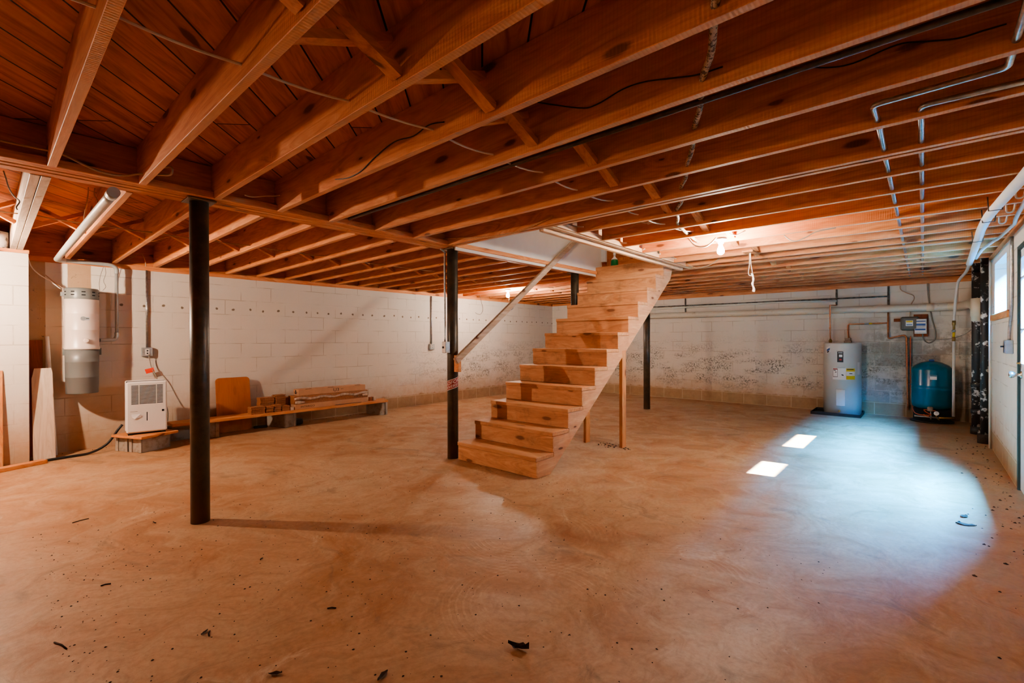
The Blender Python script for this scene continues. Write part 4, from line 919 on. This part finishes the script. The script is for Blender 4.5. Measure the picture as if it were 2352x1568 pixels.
tag(MB().tube(smooth_path([(-3.6, -.1, 2.32), (-3.6, .06, 2.304), (-3.6, .237, 2.306), (-3.6, .302, 2.299), (-3.6, .44, 2.25), (-3.58, .551, 2.245), (-3.55, .63, 2.27), (-3.46, .70, 2.262), (-3.36, .74, 2.25), (-3.33, .735, 2.285), (-3.42, .69, 2.29)], 6), .0065, 8).build('cable', M['tancable']), 'tan cable looping along the beam above the nearest post', 'cable')
def wire(pix, fn_, name, lab_, r=.003, mat='blackcable'):
    return tag(MB().tube(smooth_path([fn_(*p) for p in pix], 6), r, 7).build(name, M[mat]), lab_, 'wire')
wire([(1235, 235), (1330, 248), (1370, 240), (1430, 205), (1480, 188), (1540, 180), (1600, 172), (1660, 153)], lambda a, b: atY(a, b, 1.866), 'black_wire', 'thin black wire drooping along the fifth joist face from the left')
wire([(1835, 152), (1900, 155), (1960, 145), (2060, 103), (2130, 95), (2200, 88), (2260, 70), (2312, 55)], lambda a, b: atY(a, b, 2.294), 'black_wire', 'thin black wire drooping along a joist face near the right edge')
wire([(770, 412), (800, 408), (830, 392), (860, 362), (905, 326), (950, 312), (985, 287), (1020, 280)], lambda a, b: atY(a, b, 1.462), 'black_wire', 'thin black wire drooping along a joist face left of the bridging')
wire([(562, 448), (580, 452), (610, 450), (640, 449), (670, 440), (710, 430)], lambda a, b: atX(a, b, -3.60), 'loose_wire', 'short pale loose wire end beside the beam near the first post', .004, 'cable')
wire([(1013, 550), (1040, 547), (1090, 546), (1150, 541), (1200, 528), (1240, 511), (1269, 497)], lambda a, b: atY(a, b, 3.140), 'rope', 'twisted rope strung along the doubled joist above the stair foot', .009, 'rope')
wire([(8, 392), (14, 410), (20, 430), (32, 450), (45, 462), (38, 475), (40, 482)], lambda a, b: atX(a, b, -4.6), 'loose_wire', 'thin wire dangling at the left edge beyond the beam', .004, 'greycable')
wire([(45, 517), (38, 530), (37, 541), (45, 548)], lambda a, b: atX(a, b, -6.8), 'loose_wire', 'short white wire end hanging above the block pier', .008, 'cable')
wire([(203, 430), (202, 450), (197, 480), (193, 500), (198, 515)], lambda a, b: atX(a, b, -4.9), 'loose_wire', 'thin wire hanging from the beam left of the grey pipe end', .004, 'tancable')
wire([(218, 432), (216, 445), (224, 462), (222, 482), (205, 492), (203, 510)], lambda a, b: atX(a, b, -4.9), 'loose_wire', 'thin wire hanging close against the grey pipe under the joists', .004, 'tancable')
wire([(64, 590), (72, 612), (90, 630), (115, 645), (140, 664)], lambda a, b: atX(a, b, -7.2), 'vacuum_wire', 'pale green wire running from the ceiling down to the vacuum switch', .0055, 'cable')
wire([(100, 628), (125, 648), (142, 660)], lambda a, b: atX(a, b, -7.27), 'vacuum_wire', 'tan wire on the wall beside the pale green one', .0055, 'tancable')
wire([(238, 612), (231, 632), (228, 650), (229, 667)], lambda a, b: atX(a, b, -7.15), 'vacuum_wire', 'thin grey wire from the grey pipe to the right of the vacuum', .003, 'greycable')
wire([(241, 612), (243, 628), (238, 645), (243, 658), (236, 667)], lambda a, b: atX(a, b, -7.13), 'vacuum_wire', 'thin curling grey wire from the grey pipe to the vacuum', .003, 'greycable')
wire([(293, 597), (315, 585), (326, 583), (333, 597), (335, 612)], lambda a, b: atX(a, b, -7.25), 'cable', 'tan cable arching from the joist into the conduit top', .006, 'tancable')
wire([(1100, 670), (1105, 690), (1109, 710), (1103, 722), (1092, 718)], lambda a, b: atX(a, b, -7.27), 'loose_wire', 'dark wire end hanging on the left wall near the far bulb', .004, 'greycable')
# cables round the bulb by the stairs
zc = 2.2
wire([(1582, 547), (1592, 560), (1605, 566), (1620, 566), (1633, 558), (1645, 545)], lambda a, b: atZ(a, b, 2.225-.0)*.0+atY(a, b, 4.60), 'cable', 'white cable drooping into the lampholder right of the stairs', .008, 'cable')
wire([(1675, 537), (1690, 540), (1700, 536), (1712, 529)], lambda a, b: atY(a, b, 4.66), 'cable', 'short white cable leaving the lampholder to the right', .006, 'cable')
wire([(1801, 540), (1815, 551), (1830, 553), (1850, 545), (1875, 532), (1920, 523)], lambda a, b: atY(a, b, 4.87), 'cable', 'loose cable hanging under the joists right of the bulb', .005, 'greycable')
wire([(1577, 605), (1590, 612), (1603, 615), (1625, 610), (1640, 603), (1652, 594)], lambda a, b: atY(a, b, 6.15), 'cable', 'tan cable drooping under the joists behind the bulb', .007, 'tancable')
wire([(1392, 541), (1420, 538), (1440, 528), (1462, 514), (1478, 511)], lambda a, b: atY(a, b, 4.0), 'cable', 'thin tan cable running up to the white cable knot above the stairs', .004, 'tancable')
wire([(1474, 510), (1484, 512), (1495, 508), (1488, 514), (1500, 511), (1512, 513)], lambda a, b: atY(a, b, 3.98), 'cable', 'white cable knot pushed into a joist above the stairs', .007, 'cable')
for pix, y, lb_ in ((((1308, 516), (1325, 520), (1340, 521)), 3.56, 'first'), (((1411, 550), (1422, 557), (1440, 558)), 4.42, 'second'), (((1452, 568), (1465, 577), (1482, 571)), 4.88, 'third'), (((1492, 580), (1505, 584), (1518, 583)), 5.33, 'fourth'), (((1535, 593), (1545, 592), (1553, 594)), 5.76, 'fifth')):
    wire(list(pix), lambda a, b: atY(a, b, y), 'cable', 'short white cable end bending into the %s joist beyond the header' % lb_, .0075, 'cable')['group'] = 'cable ends beside the stair header'
# pull cord
pc = thing('pull_cord', 'white string loop with a frayed knotted tail hanging behind the bulb', 'cord', (-1.40, 5.62, 1.80))
MB().tube(smooth_path([(-1.437, 5.6, 2.25), (-1.44, 5.6, 2.1), (-1.45, 5.6, 1.99), (-1.43, 5.6, 1.965), (-1.41, 5.6, 1.99), (-1.425, 5.6, 2.1), (-1.43, 5.6, 2.25)], 6), .004, 7).build('loop', M['cotton'], pc)
MB().tube(smooth_path([(-1.42, 5.6, 1.99), (-1.405, 5.6, 1.96), (-1.40, 5.6, 1.91), (-1.41, 5.6, 1.87), (-1.395, 5.6, 1.82), (-1.40, 5.6, 1.785)], 3), [.006, .01, .012, .01, .008, .012, .011, .009, .012, .013, .009, .010, .012, .015, .016, .012], 8).build('knotted_tail', M['cotton'], pc)
MB().box(-1.49, -1.38, 5.50, 5.68, 2.213, 2.2325).build('wood_block', M['woodY'], pc, .002)

# ------------------------------------------------------------------ stair head bottle
bt = thing('spray_bottle', 'green and white plastic bottle on the top step of the stairs', 'bottle', (-3.42, 6.17, 2.341))
MB().lathe([(.055, 2.341), (.056, 2.35), (.054, 2.42), (.045, 2.44)], (-3.42, 6.17, 0), 22).build('bottle', M['green'], bt)
MB().lathe([(.047, 2.44), (.042, 2.455), (.018, 2.475), (.014, 2.50), (.02, 2.505), (.02, 2.54)], (-3.42, 6.17, 0), 18).build('cap', M['paper'], bt)

# ------------------------------------------------------------------ floor litter
def leaf(x, y, s_, a, lab_, curl=.35):
    m = MB(); vs = []; n_ = 7
    rr = random.Random(int(x*1000+y*77))
    for i_ in range(n_):
        u = i_/(n_-1)*2-1; wv = (1-u*u)*.45+.05
        for v_ in (-1, 0, 1): vs.append((u*s_, v_*wv*s_*rr.uniform(.6, 1.1), .002+s_*curl*(abs(v_)*.5+u*u*.4)*rr.uniform(.5, 1.2)))
    fs = [(3*i_+j, 3*i_+3+j, 3*i_+4+j, 3*i_+1+j) for i_ in range(n_-1) for j in range(2)]
    o = m.add(vs, fs).build('dead_leaf', M['leaf']); o.matrix_world = TR(x, y, a, .001)
    return tag(o, lab_, 'leaf', 'dead leaves on the floor')
leaf(-1.239, 1.44, .045, .4, 'curled dark dead leaf in the middle foreground of the floor', .8)
leaf(-1.52, .985, .030, 1.9, 'flat dark dead leaf at the bottom edge right of the middle', .3)
leaf(-1.833, .723, .024, .9, 'small dark leaf scrap at the bottom edge', .5)
leaf(-2.325, .626, .020, 2.2, 'thin dark leaf scrap in the left foreground', .3)
leaf(.22, 4.40, .055, .3, 'dark leaf at the lower edge of the blue light by the door', .2)
leaf(.218, 4.60, .04, 1.2, 'dark leaf in the blue light by the door, farther from the camera', .3)
for i_, (px, py, w_) in enumerate(((140, 1483, .05), (762, 1397, .02), (243, 1343, .02), (185, 1196, .045), (600, 1284, .012), (480, 1456, .02), (354, 1200, .02))):
    p = atZ(px, py, 0); o = MB().tube([(-w_, 0, .004), (0, .004, .005), (w_, 0, .004)], .003, 6).build('twig', M['dirt']); o.matrix_world = TR(p.x, p.y, .3+i_*.5, 0)
    tag(o, ('short dark twig on the bare floor, ' + ('in the lower left corner', 'left of the middle foreground', 'left of the first post in the foreground', 'far left near the first post', 'right below the first post', 'low left of the curled leaf', 'just left of the first post foot')[i_]), 'twig', 'twigs on the floor')
m = MB(); rr = random.Random(11)
def crumb(m, x, y, s_):
    vs = [(x+s_*math.cos(a)*rr.uniform(.6, 1.2), y+s_*math.sin(a)*rr.uniform(.6, 1.2), 0.0005) for a in (0, 1.3, 2.5, 3.8, 5.1)]+[(x, y, s_*.7)]
    m.add(vs, [(i_, (i_+1) % 5, 5) for i_ in range(5)])
for _ in range(1100):
    y = .2+3.2*rr.random()**1.6; x = -rr.uniform(.3, 4.4)
    crumb(m, x, y, rr.choice((.002, .003, .003, .004, .004, .006)))
for _ in range(150):
    y = rr.uniform(2.5, 8.2); x = XR-abs(rr.gauss(0, .16))-.03
    crumb(m, x, y, rr.choice((.004, .006, .008, .012)))
for _ in range(60):
    crumb(m, -2.75+rr.gauss(0, .10), 4.92+rr.gauss(0, .05), rr.choice((.004, .008, .012)))
for _ in range(120):
    crumb(m, XL+abs(rr.gauss(0, .08))+.02, rr.uniform(.4, 5.0), rr.choice((.003, .006, .009)))
o = m.build('floor_grit', M['dirt']); o['kind'] = 'stuff'; tag(o, 'scattered dark grit and crumbs over the concrete floor', 'grit')

# ------------------------------------------------------------------ light
def area(name, loc, rot, sx, sy, power, col):
    l = bpy.data.lights.new(name, 'AREA'); l.shape = 'RECTANGLE'; l.size = sx; l.size_y = sy; l.energy = power; l.color = col
    o = bpy.data.objects.new(name, l); COL.objects.link(o); o.location = loc; o.rotation_euler = rot; return o
SKY = (.02, .36, 1.0)
area('sky_light', (1.10, 5.7, 2.76), (0, math.radians(26), 0), .62, 4.0, 8200, SKY).data.spread = math.radians(124)
sl = bpy.data.lights.new('sun', 'SUN'); sl.energy = 110; sl.angle = math.radians(.5); sl.color = (.78, .92, 1)
so = bpy.data.objects.new('sun', sl); COL.objects.link(so)
so.rotation_euler = Vector((-1.0, -.12, -.942)).to_track_quat('-Z', 'Y').to_euler()
so.location = (6, 6.5, 6)
ul = bpy.data.lights.new('stairwell_fill', 'POINT'); ul.energy = 9; ul.color = (1, .90, .78); ul.shadow_soft_size = .15  # fill lamp added to warm and brighten the stairwell walls
uo = bpy.data.objects.new('stairwell_fill', ul); COL.objects.link(uo); uo.location = (-2.75, 5.2, 3.9)
wd = bpy.data.worlds.new('world'); SC.world = wd; wd.use_nodes = True
wn = wd.node_tree.nodes; bg = wn['Background']
sk = wn.new('ShaderNodeTexSky'); sk.sky_type = 'NISHITA'; sk.sun_disc = False; sk.sun_elevation = math.radians(43)
wd.node_tree.links.new(sk.outputs[0], bg.inputs[0]); bg.inputs[1].default_value = .12

SC.view_settings.view_transform = 'AgX'
SC.view_settings.look = 'AgX - Medium High Contrast'
SC.view_settings.exposure = 1.42
try:
    SC.cycles.use_denoising = True; SC.cycles.max_bounces = 10; SC.cycles.diffuse_bounces = 6; SC.cycles.sample_clamp_indirect = 6; SC.cycles.caustics_reflective = False; SC.cycles.caustics_refractive = False
except Exception: pass
